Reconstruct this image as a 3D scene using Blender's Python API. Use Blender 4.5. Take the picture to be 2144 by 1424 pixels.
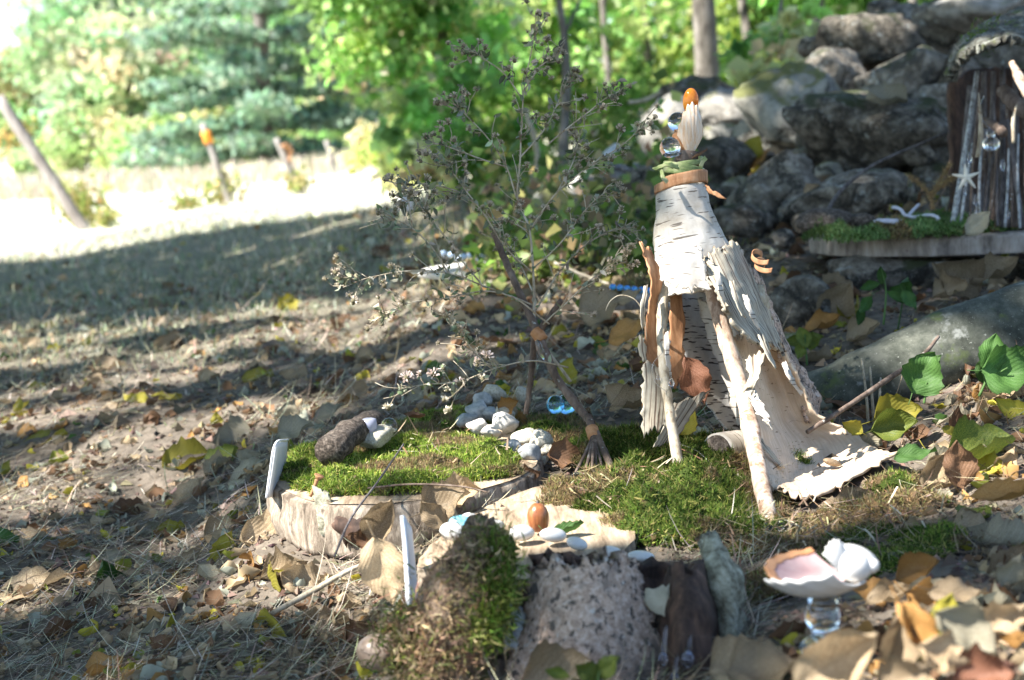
import bpy, math, random
import numpy as np
from mathutils import Vector, Matrix
for o in list(bpy.data.objects): bpy.data.objects.remove(o)
scn = bpy.context.scene
COL = scn.collection
# ------------------------------------------------------------------ camera
FPX, CX, CY = 3180.0, 1072.0, 712.0
PITCH, ROLL = math.radians(7.74), math.radians(3.5)
CAM = np.array([0.0, 0.0, 0.42])
_f = np.array([0, math.cos(PITCH), -math.sin(PITCH)]); _r0 = np.array([1.0, 0, 0]); _u0 = np.cross(_r0, _f)
_r = math.cos(ROLL)*_r0 - math.sin(ROLL)*_u0
_u = math.sin(ROLL)*_r0 + math.cos(ROLL)*_u0
cam_d = bpy.data.cameras.new('camera'); cam = bpy.data.objects.new('camera', cam_d); COL.objects.link(cam)
cam.matrix_world = Matrix(((_r[0], _u[0], -_f[0], CAM[0]), (_r[1], _u[1], -_f[1], CAM[1]), (_r[2], _u[2], -_f[2], CAM[2]), (0, 0, 0, 1)))
cam_d.sensor_width = 23.6; cam_d.lens = FPX*23.6/2144.0
cam_d.clip_start = 0.02; cam_d.clip_end = 2000
cam_d.dof.use_dof = True; cam_d.dof.focus_distance = 1.34; cam_d.dof.aperture_fstop = 5.6
scn.camera = cam
# ------------------------------------------------------------------ sky and sun
SUN = np.array([-0.60, -0.24, 0.76]); SUN /= np.linalg.norm(SUN)
w = bpy.data.worlds.new('World'); scn.world = w; w.use_nodes = True
nt = w.node_tree; bg = nt.nodes['Background']; sky = nt.nodes.new('ShaderNodeTexSky'); sky.sky_type = 'NISHITA'; sky.sun_disc = False
sky.sun_elevation = math.asin(SUN[2]); sky.sun_rotation = math.atan2(SUN[0], SUN[1])
sky.air_density = 1.0; sky.dust_density = 0.4; sky.ozone_density = 1.6
nt.links.new(sky.outputs[0], bg.inputs[0]); bg.inputs[1].default_value = 0.095
sl = bpy.data.lights.new('sun', 'SUN'); sl.energy = 5.0; sl.angle = math.radians(0.53); sl.color = (1, 0.96, 0.91)
so = bpy.data.objects.new('sun', sl); COL.objects.link(so); so.location = (-6, -2, 6)
so.rotation_euler = Vector(-SUN).to_track_quat('-Z', 'Y').to_euler()
vs = scn.view_settings; vs.view_transform = 'Standard'; vs.look = 'None'; vs.exposure = 1.82; vs.gamma = 1; vs.use_curve_mapping = False
scn.cycles.use_denoising = True
scn.cycles.max_bounces = 8; scn.cycles.transparent_max_bounces = 8; scn.cycles.caustics_refractive = True
# ------------------------------------------------------------------ helpers
R = np.random.default_rng(11)
A = np.asarray
def P(px, py, D): return CAM + _f*D + _r*((px-CX)/FPX*D) + _u*((CY-py)/FPX*D)
def PP(l): return A([P(*q) for q in l])
def hsh(i, j, k, s):
    with np.errstate(over='ignore'):
        h = (i.astype(np.uint32)*np.uint32(374761393) + j.astype(np.uint32)*np.uint32(668265263) + k.astype(np.uint32)*np.uint32(2147483647) + np.uint32(s*974711 + 12345))
        h = (h ^ (h >> np.uint32(13)))*np.uint32(1274126177); h = h ^ (h >> np.uint32(16))
        h = h*np.uint32(2246822519); h = h ^ (h >> np.uint32(15))
    return (h & np.uint32(0xffffff)).astype(float)/0xffffff
def vn(p, f=1.0, s=0):
    q = A(p, dtype=float)*f + 1000.5; i = np.floor(q).astype(np.int64); t = q-i; t = t*t*(3-2*t)
    r = 0
    for a in (0, 1):
        for b in (0, 1):
            for c in (0, 1):
                wgt = (t[..., 0] if a else 1-t[..., 0])*(t[..., 1] if b else 1-t[..., 1])*(t[..., 2] if c else 1-t[..., 2])
                r = r + wgt*hsh(i[..., 0]+a, i[..., 1]+b, i[..., 2]+c, s)
    return r*2-1
def fbm(p, f=1.0, s=0, o=3):
    r = 0; a = 1.0
    for k in range(o): r = r + a*vn(p, f, s+k); f *= 2.1; a *= 0.5
    return r
# ---- ground heights: control points (px, py, distance)
_cp = [(0,1424,1.24),(640,1424,1.10),(1130,1424,0.98),(1720,1400,0.84),(2144,1424,0.78),(2144,1150,1.05),(0,1100,1.70),(300,1150,1.58),(640,1130,1.33),
       (1130,1130,1.15),(1420,1000,1.35),(1850,985,1.34),(1690,1085,1.22),(1760,1050,1.25),(1850,1015,1.26),(1620,1140,1.17),(1600,1060,1.24),(1300,1480,.92),(1500,1490,.90),(1700,870,1.52),(2144,830,1.35),(1900,625,2.0),(2144,600,2.1),(1600,490,2.6),(1450,700,1.9),(1150,480,3.1),
       (1000,570,2.6),(850,500,4.0),(700,700,2.6),(1100,860,1.65),(600,800,2.1),(300,800,2.3),(0,800,2.5),(0,640,4.1),(400,620,4.0),(700,445,7.0),(0,545,6.4),(350,390,20),
       (350,362,45),(-600,390,40),(1000,400,4.6),(1400,345,3.7),(1700,300,3.2),(1950,330,3.2),(1900,200,5.5),(1500,250,6.0),(1400,270,12.0),(2144,250,9.0),(1100,300,30.),(2300,260,40.)]
_cw = A([P(*c) for c in _cp]); _cu = _cw[:, 0]/np.maximum(_cw[:, 1], .3); _cv = np.log(np.maximum(_cw[:, 1], .3))
def zb(x, y):
    x = A(x, dtype=float); y = A(y, dtype=float)
    yy = np.maximum(y, 0.6); u = np.clip(x/yy, -1.2, 1.2); v = np.log(yy); num = 0; den = 0
    for k in range(len(_cu)):
        d = ((u-_cu[k])*3.2)**2 + (v-_cv[k])**2; wt = 1/(d+0.006+.05*np.clip((v-.7)/1.2, 0, 1))**1.7; num = num+wt*_cw[k, 2]; den = den+wt
    return num/den
def zg(x, y):
    x = A(x, dtype=float); y = A(y, dtype=float); p = np.stack([x, y, 0*x], -1); fade = np.clip(2.2/np.maximum(np.abs(y)+np.abs(x)*.5, .5), 0, 1)
    return zb(x, y) + fade*(0.010*vn(p, 7, 1)+0.006*vn(p, 21, 2)+0.0035*vn(p, 60, 3)+0.0018*vn(p, 150, 4))
def G(px, py):          # where the line of sight meets the ground
    D = np.geomspace(.45, 60, 260); pts = A([P(px, py, d) for d in D]); h = pts[:, 2]-zb(pts[:, 0], pts[:, 1])
    i = int(np.argmax(h < 0)) if (h < 0).any() else 259
    a = max(i-1, 0); t = h[a]/(h[a]-h[i]+1e-12) if i else 0
    q = pts[a]+(pts[i]-pts[a])*np.clip(t, 0, 1); q[2] = zg(q[0], q[1]); return q
def gd(px, py): q = G(px, py); return float((q-CAM)@_f)
# ---- meshes
def mk(name, V, F, m, UV=None, col=None, smooth=True):
    me = bpy.data.meshes.new(name); V = A(V, dtype=np.float32)
    if not isinstance(F, list): F = [F]
    F = [A(f, dtype=np.int32) for f in F if len(f)]
    me.vertices.add(len(V)); me.vertices.foreach_set('co', V.ravel())
    li = np.concatenate([f.ravel() for f in F]); tot = np.concatenate([np.full(len(f), f.shape[1], np.int32) for f in F]); st = np.concatenate([[0], np.cumsum(tot)[:-1]]).astype(np.int32)
    me.loops.add(len(li)); me.loops.foreach_set('vertex_index', li)
    me.polygons.add(len(tot)); me.polygons.foreach_set('loop_start', st)
    try: me.polygons.foreach_set('loop_total', tot)
    except Exception: pass
    me.update(calc_edges=True)
    me.polygons.foreach_set('use_smooth', np.full(len(tot), smooth))
    if UV is not None:
        ul = me.uv_layers.new(name='UVMap'); ul.data.foreach_set('uv', A(UV, dtype=np.float32)[li].ravel())
    if col is not None:
        c = A(col, dtype=np.float32); c = np.concatenate([c, np.ones((len(c), 1), np.float32)], 1) if c.shape[1] == 3 else c
        at = me.color_attributes.new('Col', 'FLOAT_COLOR', 'POINT'); at.data.foreach_set('color', c.ravel())
    me.materials.append(m); return me
def tag(o, label=None, cat=None, group=None, kind=None):
    for k, v in (('label', label), ('category', cat), ('group', group), ('kind', kind)):
        if v: o[k] = v
    return o
def thing(name, label, cat, loc, group=None):
    o = bpy.data.objects.new(name, None); COL.objects.link(o); o.location = loc; o.empty_display_size = .02
    return tag(o, label, cat, group)
_wl = {}
def wloc(o): return A(o.location) + (wloc(o.parent) if o.parent else 0)
def ob(name, geo, m, parent=None, label=None, cat=None, group=None, kind=None, col=None, smooth=True):
    V, F = geo[0], geo[1]; UV = geo[2] if len(geo) > 2 else None
    if col is None and len(geo) > 3: col = geo[3]
    V = A(V, dtype=float)
    if parent is not None: org = wloc(parent)
    else: org = A([V[:, 0].mean(), V[:, 1].mean(), V[:, 2].min()])
    o = bpy.data.objects.new(name, mk(name, V-org, F, m, UV, col, smooth)); COL.objects.link(o)
    if parent is not None: o.parent = parent
    else: o.location = org
    return tag(o, label, cat, group, kind)
def join(gs):
    Vs, Fq, Ft, U, C, n = [], [], [], [], [], 0
    for g in gs:
        V = A(g[0]); Vs.append(V)
        for f in (g[1] if isinstance(g[1], list) else [g[1]]):
            f = A(f)
            if len(f): (Fq if f.shape[1] == 4 else Ft).append(f+n)
        U.append(A(g[2]) if len(g) > 2 and g[2] is not None else np.zeros((len(V), 2)))
        if len(g) > 3 and g[3] is not None: C.append(A(g[3]))
        n += len(V)
    F = ([np.concatenate(Fq)] if Fq else [])+([np.concatenate(Ft)] if Ft else [])
    r = (np.concatenate(Vs), F, np.concatenate(U))
    return r+(np.concatenate(C),) if len(C) == len(gs) else r
def cr(p, n):           # Catmull-Rom resample
    p = A(p, dtype=float); k = len(p)
    if k < 2: return p
    q = np.concatenate([(2*p[0]-p[1])[None], p, (2*p[-1]-p[-2])[None]]); t = np.linspace(0, k-1, n); i = np.minimum(t.astype(int), k-2); f = (t-i).reshape((-1,)+(1,)*(p.ndim-1))
    a, b, c, d = q[i], q[i+1], q[i+2], q[i+3]
    return .5*((2*b)+(-a+c)*f+(2*a-5*b+4*c-d)*f*f+(-a+3*b-3*c+d)*f**3)
def tube(pts, rad, seg=8, n=None, rough=0.0, seed=0, knots=0, oval=1.0):
    pts = A(pts, dtype=float); rad = np.full(len(pts), rad) if np.isscalar(rad) else A(rad, dtype=float); n = n or max(len(pts), 2)
    if len(pts) == 2 and n > 2: p = pts[0]+(pts[1]-pts[0])*np.linspace(0, 1, n)[:, None]
    else: p = cr(pts, n)
    r = np.interp(np.linspace(0, 1, n), np.linspace(0, 1, len(rad)), rad)
    T = np.gradient(p, axis=0); T /= np.linalg.norm(T, axis=1)[:, None]+1e-12
    a = np.array([0, 0, 1.0]) if abs(T[0, 2]) < .9 else np.array([0, 1.0, 0]); N = np.cross(T[0], a); N /= np.linalg.norm(N); V = []; U = []
    th = np.linspace(0, 2*math.pi, seg, endpoint=False); s = 0
    for i in range(n):
        N = N-T[i]*(N@T[i]); N /= np.linalg.norm(N); B = np.cross(T[i], N)
        if i: s += np.linalg.norm(p[i]-p[i-1])
        ring = p[i]+r[i]*(np.cos(th)[:, None]*N+oval*np.sin(th)[:, None]*B)
        V.append(ring); U.append(np.stack([th/(2*math.pi)*2*math.pi*r.mean(), np.full(seg, s)], 1))
    V = np.concatenate(V); U = np.concatenate(U)
    if rough:
        C = np.repeat(p, seg, 0); d = V-C; V = C+d*(1+rough*fbm(V, 1.2/max(r.mean(), 1e-4)*.6, seed))[:, None]
    i = np.arange(n-1)[:, None]*seg; j = np.arange(seg)[None]; k = (j+1) % seg
    F = np.stack([i+j, i+k, i+k+seg, i+j+seg], -1).reshape(-1, 4)
    V = np.vstack([V, p[0], p[-1]]); U = np.vstack([U, U[0], U[-1]]); c0, c1 = n*seg, n*seg+1; jj = np.arange(seg); kk = (jj+1) % seg
    Ft = np.vstack([np.stack([np.full(seg, c0), kk, jj], 1), np.stack([np.full(seg, c1), (n-1)*seg+jj, (n-1)*seg+kk], 1)])
    return V, [F, Ft], U
def gridF(nr, nc):
    i = np.arange(nr-1)[:, None]*nc; j = np.arange(nc-1)[None]
    return np.stack([i+j, i+j+1, i+j+1+nc, i+j+nc], -1).reshape(-1, 4)
def solid(Gp, th, UV=None):     # grid (nr,nc,3) to closed slab of thickness th
    nr, nc = Gp.shape[:2]; du = np.gradient(Gp, axis=1); dv = np.gradient(Gp, axis=0); N = np.cross(du, dv); N /= np.linalg.norm(N, axis=2)[..., None]+1e-12
    a = (Gp+N*th/2).reshape(-1, 3); b = (Gp-N*th/2).reshape(-1, 3); F = gridF(nr, nc); n = nr*nc
    rim = np.concatenate([np.arange(nc), np.arange(1, nr)*nc+nc-1, np.arange(nc-2, -1, -1)+(nr-1)*nc, np.arange(nr-2, 0, -1)*nc]); r2 = np.roll(rim, -1)
    side = np.stack([rim, rim+n, r2+n, r2], 1)
    if UV is None:
        s = np.cumsum(np.r_[0, np.linalg.norm(np.diff(Gp[:, nc//2], axis=0), axis=1)]); t = np.cumsum(np.r_[0, np.linalg.norm(np.diff(Gp[nr//2], axis=0), axis=1)])
        UV = np.stack(np.meshgrid(t, s), -1).reshape(-1, 2)
    return np.vstack([a, b]), [np.vstack([F, F[:, ::-1]+n, side])], np.vstack([UV, UV])
def patch(ctrl, nr, nc, th=.0015, rough=0.0, jag=0.0, seed=0, f=60, world=False):
    c = A(ctrl, dtype=float)
    if not world: c = A([[P(*q) for q in row] for row in ctrl])
    c = cr(c, nr); c = np.swapaxes(cr(np.swapaxes(c, 0, 1), nc), 0, 1)
    if jag:
        k = nr//3
        for e, sg in ((0, -1), (nr-1, 1)):
            off = jag*(vn(np.stack([np.arange(nc)*.9, np.full(nc, e*3.3), np.full(nc, seed*1.7)], 1))+.6*vn(np.stack([np.arange(nc)*2.7, np.full(nc, e*3.3), np.full(nc, seed*1.7)], 1)))
            d = c[e]-c[e-sg*2 if e else 2]; d /= np.linalg.norm(d, axis=1)[:, None]+1e-9; c[e] += d*off[:, None]; c[e-sg] += d*off[:, None]*.6
        for e, sg in ((0, 1), (nc-1, -1)):
            off = jag*.6*(vn(np.stack([np.arange(nr)*.8, np.full(nr, e*5.1), np.full(nr, seed*2.7)], 1)))
            d = c[:, e]-c[:, e+sg]; d /= np.linalg.norm(d, axis=1)[:, None]+1e-9; c[:, e] += d*off[:, None]
    if rough:
        du = np.gradient(c, axis=1); dv = np.gradient(c, axis=0); N = np.cross(du, dv); N /= np.linalg.norm(N, axis=2)[..., None]+1e-12
        c = c+N*(rough*fbm(c, f, seed))[..., None]
    return solid(c, th)
def ell(c, r, nu=20, nv=12, rot=None, rough=0, f=30, seed=0):
    th = np.linspace(0, math.pi, nv+1)[:, None]; ph = np.linspace(0, 2*math.pi, nu, endpoint=False)[None]
    V = np.stack([np.sin(th)*np.cos(ph), np.sin(th)*np.sin(ph), np.cos(th)+0*ph], -1).reshape(-1, 3)*A(r)
    if rough: V = V*(1+rough*fbm(V, f, seed))[:, None]
    if rot is not None: V = V@A(rot).T
    i = np.arange(nv)[:, None]*nu; j = np.arange(nu)[None]; k = (j+1) % nu
    return V+A(c), [np.stack([i+j, i+nu+j, i+nu+k, i+k], -1).reshape(-1, 4)], np.zeros((len(V), 2))
def rotm(ax, ay, az): return A(Matrix.Rotation(az, 3, 'Z') @ Matrix.Rotation(ay, 3, 'Y') @ Matrix.Rotation(ax, 3, 'X'))
def rock(c, r, seed, cuts=7, sub=28, rot=None, rough=.10):
    th = np.linspace(0, math.pi, sub//2+1)[:, None]; ph = np.linspace(0, 2*math.pi, sub, endpoint=False)[None]
    V = np.stack([np.sin(th)*np.cos(ph), np.sin(th)*np.sin(ph), np.cos(th)+0*ph], -1).reshape(-1, 3); rr = np.random.default_rng(seed)
    d = np.ones(len(V))*1.08
    for k in range(cuts):                                   # flattened faces of a field stone
        n = rr.normal(size=3); n /= np.linalg.norm(n); h = rr.uniform(.60, .95); q = V@n; d = np.where(q > 1e-3, np.minimum(d, h/np.maximum(q, 1e-3)), d)
    d = d*(1+rough*fbm(V, 1.6, seed)+rough*.45*fbm(V, 5, seed+5)+rough*.28*fbm(V, 13, seed+9)+rough*.14*fbm(V, 34, seed+11)); V = V*d[:, None]
    q = rotm(rr.uniform(-.25, .25), rr.uniform(-.25, .25), rr.uniform(-.4, .4)) if rot is None else rot
    V = (V*A(r))@q.T; nu = sub; i = np.arange(sub//2)[:, None]*nu; j = np.arange(nu)[None]; k = (j+1) % nu
    return V+A(c), [np.stack([i+j, i+nu+j, i+nu+k, i+k], -1).reshape(-1, 4)], np.zeros((len(V), 2))
# ------------------------------------------------------------------ materials
def newmat(name):
    m = bpy.data.materials.new(name); m.use_nodes = True; n = m.node_tree.nodes; return m, n, m.node_tree.links, n['Principled BSDF']
def nd(n, t, **k):
    x = n.new('ShaderNode'+t)
    for a, b in k.items():
        if a.startswith('i_'): x.inputs[int(a[2:])].default_value = b
        else: setattr(x, a, b)
    return x
def ramp(n, stops):
    r = n.new('ShaderNodeValToRGB'); e = r.color_ramp.elements
    while len(e) < len(stops): e.new(.5)
    for q, (p, c) in zip(e, stops): q.position = p; q.color = tuple(c)+(1,) if len(c) == 3 else c
    return r
def c4(c): return (c[0], c[1], c[2], 1)
def mat(name, stops, scale=40, stretch=(1, 1, 1), rough=.85, bump=.3, bscale=None, coord='Object', detail=6, spec=.3, spots=None, dist=.001, moss=None, trans=0, sss=0, cracks=None):
    m, n, l, b = newmat(name); tc = nd(n, 'TexCoord'); mp = nd(n, 'Mapping'); mp.inputs['Scale'].default_value = stretch; l.new(tc.outputs[coord], mp.inputs[0])
    nz = nd(n, 'TexNoise'); nz.inputs['Scale'].default_value = scale*1.7; nz.inputs['Detail'].default_value = 12; nz.inputs['Roughness'].default_value = .72; l.new(mp.outputs[0], nz.inputs['Vector'])
    k = len(stops); r = ramp(n, [(.37+.27*i/max(k-1, 1), c) if not isinstance(c[0], tuple) else (c[1], c[0]) for i, c in enumerate(stops)]); l.new(nz.outputs['Fac'], r.inputs[0]); col = r.outputs[0]
    for sp in (spots or []):        # (scale, threshold, width, colour)
        s = nd(n, 'TexNoise'); s.inputs['Scale'].default_value = sp[0]*1.6; s.inputs['Detail'].default_value = 8; s.inputs['Roughness'].default_value = .65; l.new(tc.outputs[coord], s.inputs['Vector'])
        q = ramp(n, [(sp[1], (0, 0, 0)), (sp[1]+sp[2], (1, 1, 1))]); l.new(s.outputs['Fac'], q.inputs[0]); mx = nd(n, 'Mix', data_type='RGBA'); l.new(q.outputs[0], mx.inputs[0]); l.new(col, mx.inputs[6]); mx.inputs[7].default_value = c4(sp[3]); col = mx.outputs[2]
    if cracks:
        vo = nd(n, 'TexVoronoi', feature='DISTANCE_TO_EDGE'); vo.inputs['Scale'].default_value = cracks; wv = nd(n, 'Mix', data_type='VECTOR'); wv.inputs[0].default_value = .06; l.new(tc.outputs['Object'], wv.inputs[4]); l.new(nz.outputs['Color'], wv.inputs[5]); l.new(wv.outputs[1], vo.inputs['Vector']); q = ramp(n, [(.0, (1, 1, 1)), (.035, (0, 0, 0))]); l.new(vo.outputs['Distance'], q.inputs[0]); mx = nd(n, 'Mix', data_type='RGBA'); l.new(q.outputs[0], mx.inputs[0]); l.new(col, mx.inputs[6]); mx.inputs[7].default_value = (.028, .025, .02, 1); col = mx.outputs[2]
    if moss:                        # moss grows on the upward faces
        g = nd(n, 'NewGeometry'); sx = nd(n, 'SeparateXYZ'); l.new(g.outputs['Normal'], sx.inputs[0]); s = nd(n, 'TexNoise'); s.inputs['Scale'].default_value = moss[1]; s.inputs['Detail'].default_value = 6; l.new(tc.outputs['Object'], s.inputs['Vector'])
        ad = nd(n, 'Math', operation='MULTIPLY_ADD'); l.new(sx.outputs[2], ad.inputs[0]); ad.inputs[1].default_value = .35; l.new(s.outputs['Fac'], ad.inputs[2])
        q = ramp(n, [(moss[2], (0, 0, 0)), (moss[2]+.12, (1, 1, 1))]); l.new(ad.outputs[0], q.inputs[0]); mx = nd(n, 'Mix', data_type='RGBA'); l.new(q.outputs[0], mx.inputs[0]); l.new(col, mx.inputs[6]); mx.inputs[7].default_value = c4(moss[0]); col = mx.outputs[2]
    l.new(col, b.inputs['Base Color']); b.inputs['Roughness'].default_value = rough; b.inputs['Specular IOR Level'].default_value = spec
    if bump:
        z = nd(n, 'TexNoise'); z.inputs['Scale'].default_value = bscale or scale*2.5; z.inputs['Detail'].default_value = 8; z.inputs['Roughness'].default_value = .7; l.new(mp.outputs[0], z.inputs['Vector'])
        bp = nd(n, 'Bump'); bp.inputs['Strength'].default_value = bump; bp.inputs['Distance'].default_value = dist; l.new(z.outputs['Fac'], bp.inputs['Height']); l.new(bp.outputs[0], b.inputs['Normal'])
    if trans: translucent(m, col, trans)
    if sss: b.inputs['Subsurface Weight'].default_value = sss; b.inputs['Subsurface Radius'].default_value = (.004, .003, .002)
    return m
def translucent(m, col, k):
    n, l = m.node_tree.nodes, m.node_tree.links; b = n['Principled BSDF']; t = nd(n, 'BsdfTranslucent'); l.new(col, t.inputs[0]); x = nd(n, 'MixShader'); x.inputs[0].default_value = k
    l.new(b.outputs[0], x.inputs[1]); l.new(t.outputs[0], x.inputs[2]); l.new(x.outputs[0], n['Material Output'].inputs[0])
def colmat(name, rough=.6, trans=.35, spec=.25, noise=0, nscale=200):
    m, n, l, b = newmat(name); a = nd(n, 'VertexColor', layer_name='Col'); col = a.outputs[0]
    if noise:
        tc = nd(n, 'TexCoord'); z = nd(n, 'TexNoise'); z.inputs['Scale'].default_value = nscale; z.inputs['Detail'].default_value = 5; l.new(tc.outputs['Object'], z.inputs['Vector'])
        q = ramp(n, [(.3, (1-noise,)*3), (.7, (1+noise*.5,)*3)]); l.new(z.outputs['Fac'], q.inputs[0]); mx = nd(n, 'Mix', data_type='RGBA', blend_type='MULTIPLY'); mx.inputs[0].default_value = 1; l.new(col, mx.inputs[6]); l.new(q.outputs[0], mx.inputs[7]); col = mx.outputs[2]
    l.new(col, b.inputs['Base Color']); b.inputs['Roughness'].default_value = rough; b.inputs['Specular IOR Level'].default_value = spec
    if trans: translucent(m, col, trans)
    return m
def leafmat(name, c1, c2, spot=None, vein=None, trans=.25, rough=.6):
    m, n, l, b = newmat(name); tc = nd(n, 'TexCoord'); oi = nd(n, 'ObjectInfo')
    ad = nd(n, 'VectorMath', operation='ADD'); l.new(tc.outputs['Object'], ad.inputs[0]); l.new(oi.outputs['Location'], ad.inputs[1])
    z = nd(n, 'TexNoise'); z.inputs['Scale'].default_value = 70; z.inputs['Detail'].default_value = 9; z.inputs['Roughness'].default_value = .7; l.new(ad.outputs[0], z.inputs['Vector'])
    r = ramp(n, [(.36, tuple(x_*.6 for x_ in c1)), (.46, c1), (.64, c2)]); l.new(z.outputs['Fac'], r.inputs[0]); col = r.outputs[0]
    if spot:
        s = nd(n, 'TexNoise'); s.inputs['Scale'].default_value = 190; s.inputs['Detail'].default_value = 3; l.new(ad.outputs[0], s.inputs['Vector']); q = ramp(n, [(.6, (0, 0, 0)), (.68, (1, 1, 1))]); l.new(s.outputs['Fac'], q.inputs[0])
        mx = nd(n, 'Mix', data_type='RGBA'); l.new(q.outputs[0], mx.inputs[0]); l.new(col, mx.inputs[6]); mx.inputs[7].default_value = c4(spot); col = mx.outputs[2]
    # veins: midrib and slanting side veins from the leaf's own UV
    sp = nd(n, 'SeparateXYZ'); l.new(tc.outputs['UV'], sp.inputs[0]); ab = nd(n, 'Math', operation='ABSOLUTE'); l.new(sp.outputs[0], ab.inputs[0])
    mu = nd(n, 'Math', operation='MULTIPLY_ADD'); l.new(ab.outputs[0], mu.inputs[0]); mu.inputs[1].default_value = -.55; l.new(sp.outputs[1], mu.inputs[2])
    sc = nd(n, 'Math', operation='MULTIPLY'); l.new(mu.outputs[0], sc.inputs[0]); sc.inputs[1].default_value = 9.0; fr = nd(n, 'Math', operation='PINGPONG'); l.new(sc.outputs[0], fr.inputs[0]); fr.inputs[1].default_value = .5
    mn = nd(n, 'Math', operation='MINIMUM'); am = nd(n, 'Math', operation='MULTIPLY'); l.new(ab.outputs[0], am.inputs[0]); am.inputs[1].default_value = 2.0; l.new(am.outputs[0], mn.inputs[0]); l.new(fr.outputs[0], mn.inputs[1])
    q = ramp(n, [(0.02, (1, 1, 1)), (.09, (0, 0, 0))]); l.new(mn.outputs[0], q.inputs[0]); mx = nd(n, 'Mix', data_type='RGBA'); vf = nd(n, 'Math', operation='MULTIPLY'); l.new(q.outputs[0], vf.inputs[0]); vf.inputs[1].default_value = .34
    l.new(vf.outputs[0], mx.inputs[0]); l.new(col, mx.inputs[6]); mx.inputs[7].default_value = c4(vein or tuple(x*.55 for x in c1)); col = mx.outputs[2]
    pw = nd(n, 'Math', operation='POWER'); l.new(ab.outputs[0], pw.inputs[0]); pw.inputs[1].default_value = 5; pn = nd(n, 'Math', operation='MULTIPLY'); l.new(pw.outputs[0], pn.inputs[0]); l.new(z.outputs['Fac'], pn.inputs[1]); ex = nd(n, 'Mix', data_type='RGBA'); l.new(pn.outputs[0], ex.inputs[0]); l.new(col, ex.inputs[6]); ex.inputs[7].default_value = c4(tuple(x_*.35 for x_ in c1)); col = ex.outputs[2]
    # each fallen leaf a little lighter or darker than the next
    hv = nd(n, 'HueSaturation'); rr = nd(n, 'MapRange'); l.new(oi.outputs['Random'], rr.inputs[0]); rr.inputs[3].default_value = .6; rr.inputs[4].default_value = 1.15; l.new(rr.outputs[0], hv.inputs['Value']); l.new(col, hv.inputs['Color']); col = hv.outputs[0]
    l.new(col, b.inputs['Base Color']); b.inputs['Roughness'].default_value = rough; b.inputs['Specular IOR Level'].default_value = .3
    bp = nd(n, 'Bump'); bp.inputs['Strength'].default_value = .5; bp.inputs['Distance'].default_value = .0008; l.new(mn.outputs[0], bp.inputs['Height']); l.new(bp.outputs[0], b.inputs['Normal'])
    translucent(m, col, trans); return m
def birchmat(name, base, base2, dash, dscale=(45, 330, 1), thr=.66, grain=None):
    m, n, l, b = newmat(name); tc = nd(n, 'TexCoord'); mp = nd(n, 'Mapping'); mp.inputs['Scale'].default_value = dscale; l.new(tc.outputs['UV'], mp.inputs[0])
    z = nd(n, 'TexNoise'); z.inputs['Scale'].default_value = 1; z.inputs['Detail'].default_value = 1.5; l.new(mp.outputs[0], z.inputs['Vector']); q = ramp(n, [(thr, (0, 0, 0)), (thr+.04, (1, 1, 1))]); l.new(z.outputs['Fac'], q.inputs[0])
    v = nd(n, 'TexNoise'); v.inputs['Scale'].default_value = 28; v.inputs['Detail'].default_value = 7; v.inputs['Roughness'].default_value = .7; l.new(tc.outputs['Object'], v.inputs['Vector']); r = ramp(n, [(.32, base2), (.62, base)]); l.new(v.outputs['Fac'], r.inputs[0]); col = r.outputs[0]
    if grain:
        m2 = nd(n, 'Mapping'); m2.inputs['Scale'].default_value = (420, 14, 1); l.new(tc.outputs['UV'], m2.inputs[0]); g = nd(n, 'TexNoise'); g.inputs['Scale'].default_value = 1; g.inputs['Detail'].default_value = 4; l.new(m2.outputs[0], g.inputs['Vector']); gq = ramp(n, [(.42, (1, 1, 1)), (.66, (0, 0, 0))]); l.new(g.outputs['Fac'], gq.inputs[0])
        gi = nd(n, 'Mix', data_type='RGBA'); l.new(gq.outputs[0], gi.inputs[0]); l.new(col, gi.inputs[7]); gi.inputs[6].default_value = c4(grain); col = gi.outputs[2]
    mx = nd(n, 'Mix', data_type='RGBA'); l.new(q.outputs[0], mx.inputs[0]); l.new(col, mx.inputs[6]); mx.inputs[7].default_value = c4(dash)
    l.new(mx.outputs[2], b.inputs['Base Color']); b.inputs['Roughness'].default_value = .7; b.inputs['Specular IOR Level'].default_value = .25
    bp = nd(n, 'Bump'); bp.inputs['Strength'].default_value = .5; bp.inputs['Distance'].default_value = .0006; v2 = nd(n, 'TexNoise'); v2.inputs['Scale'].default_value = 160; v2.inputs['Detail'].default_value = 6; l.new(tc.outputs['Object'], v2.inputs['Vector'])
    sb = nd(n, 'Math', operation='SUBTRACT'); l.new(v2.outputs['Fac'], sb.inputs[0]); l.new(q.outputs[0], sb.inputs[1]); l.new(sb.outputs[0], bp.inputs['Height']); l.new(bp.outputs[0], b.inputs['Normal']); return m
def glass(name, c, rough=.02, ior=1.5, stain=None):
    m, n, l, b = newmat(name); b.inputs['Base Color'].default_value = c4(c); b.inputs['Transmission Weight'].default_value = 1; b.inputs['Roughness'].default_value = rough; b.inputs['IOR'].default_value = ior; return m
T_ = (.42, .30, .17)
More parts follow.
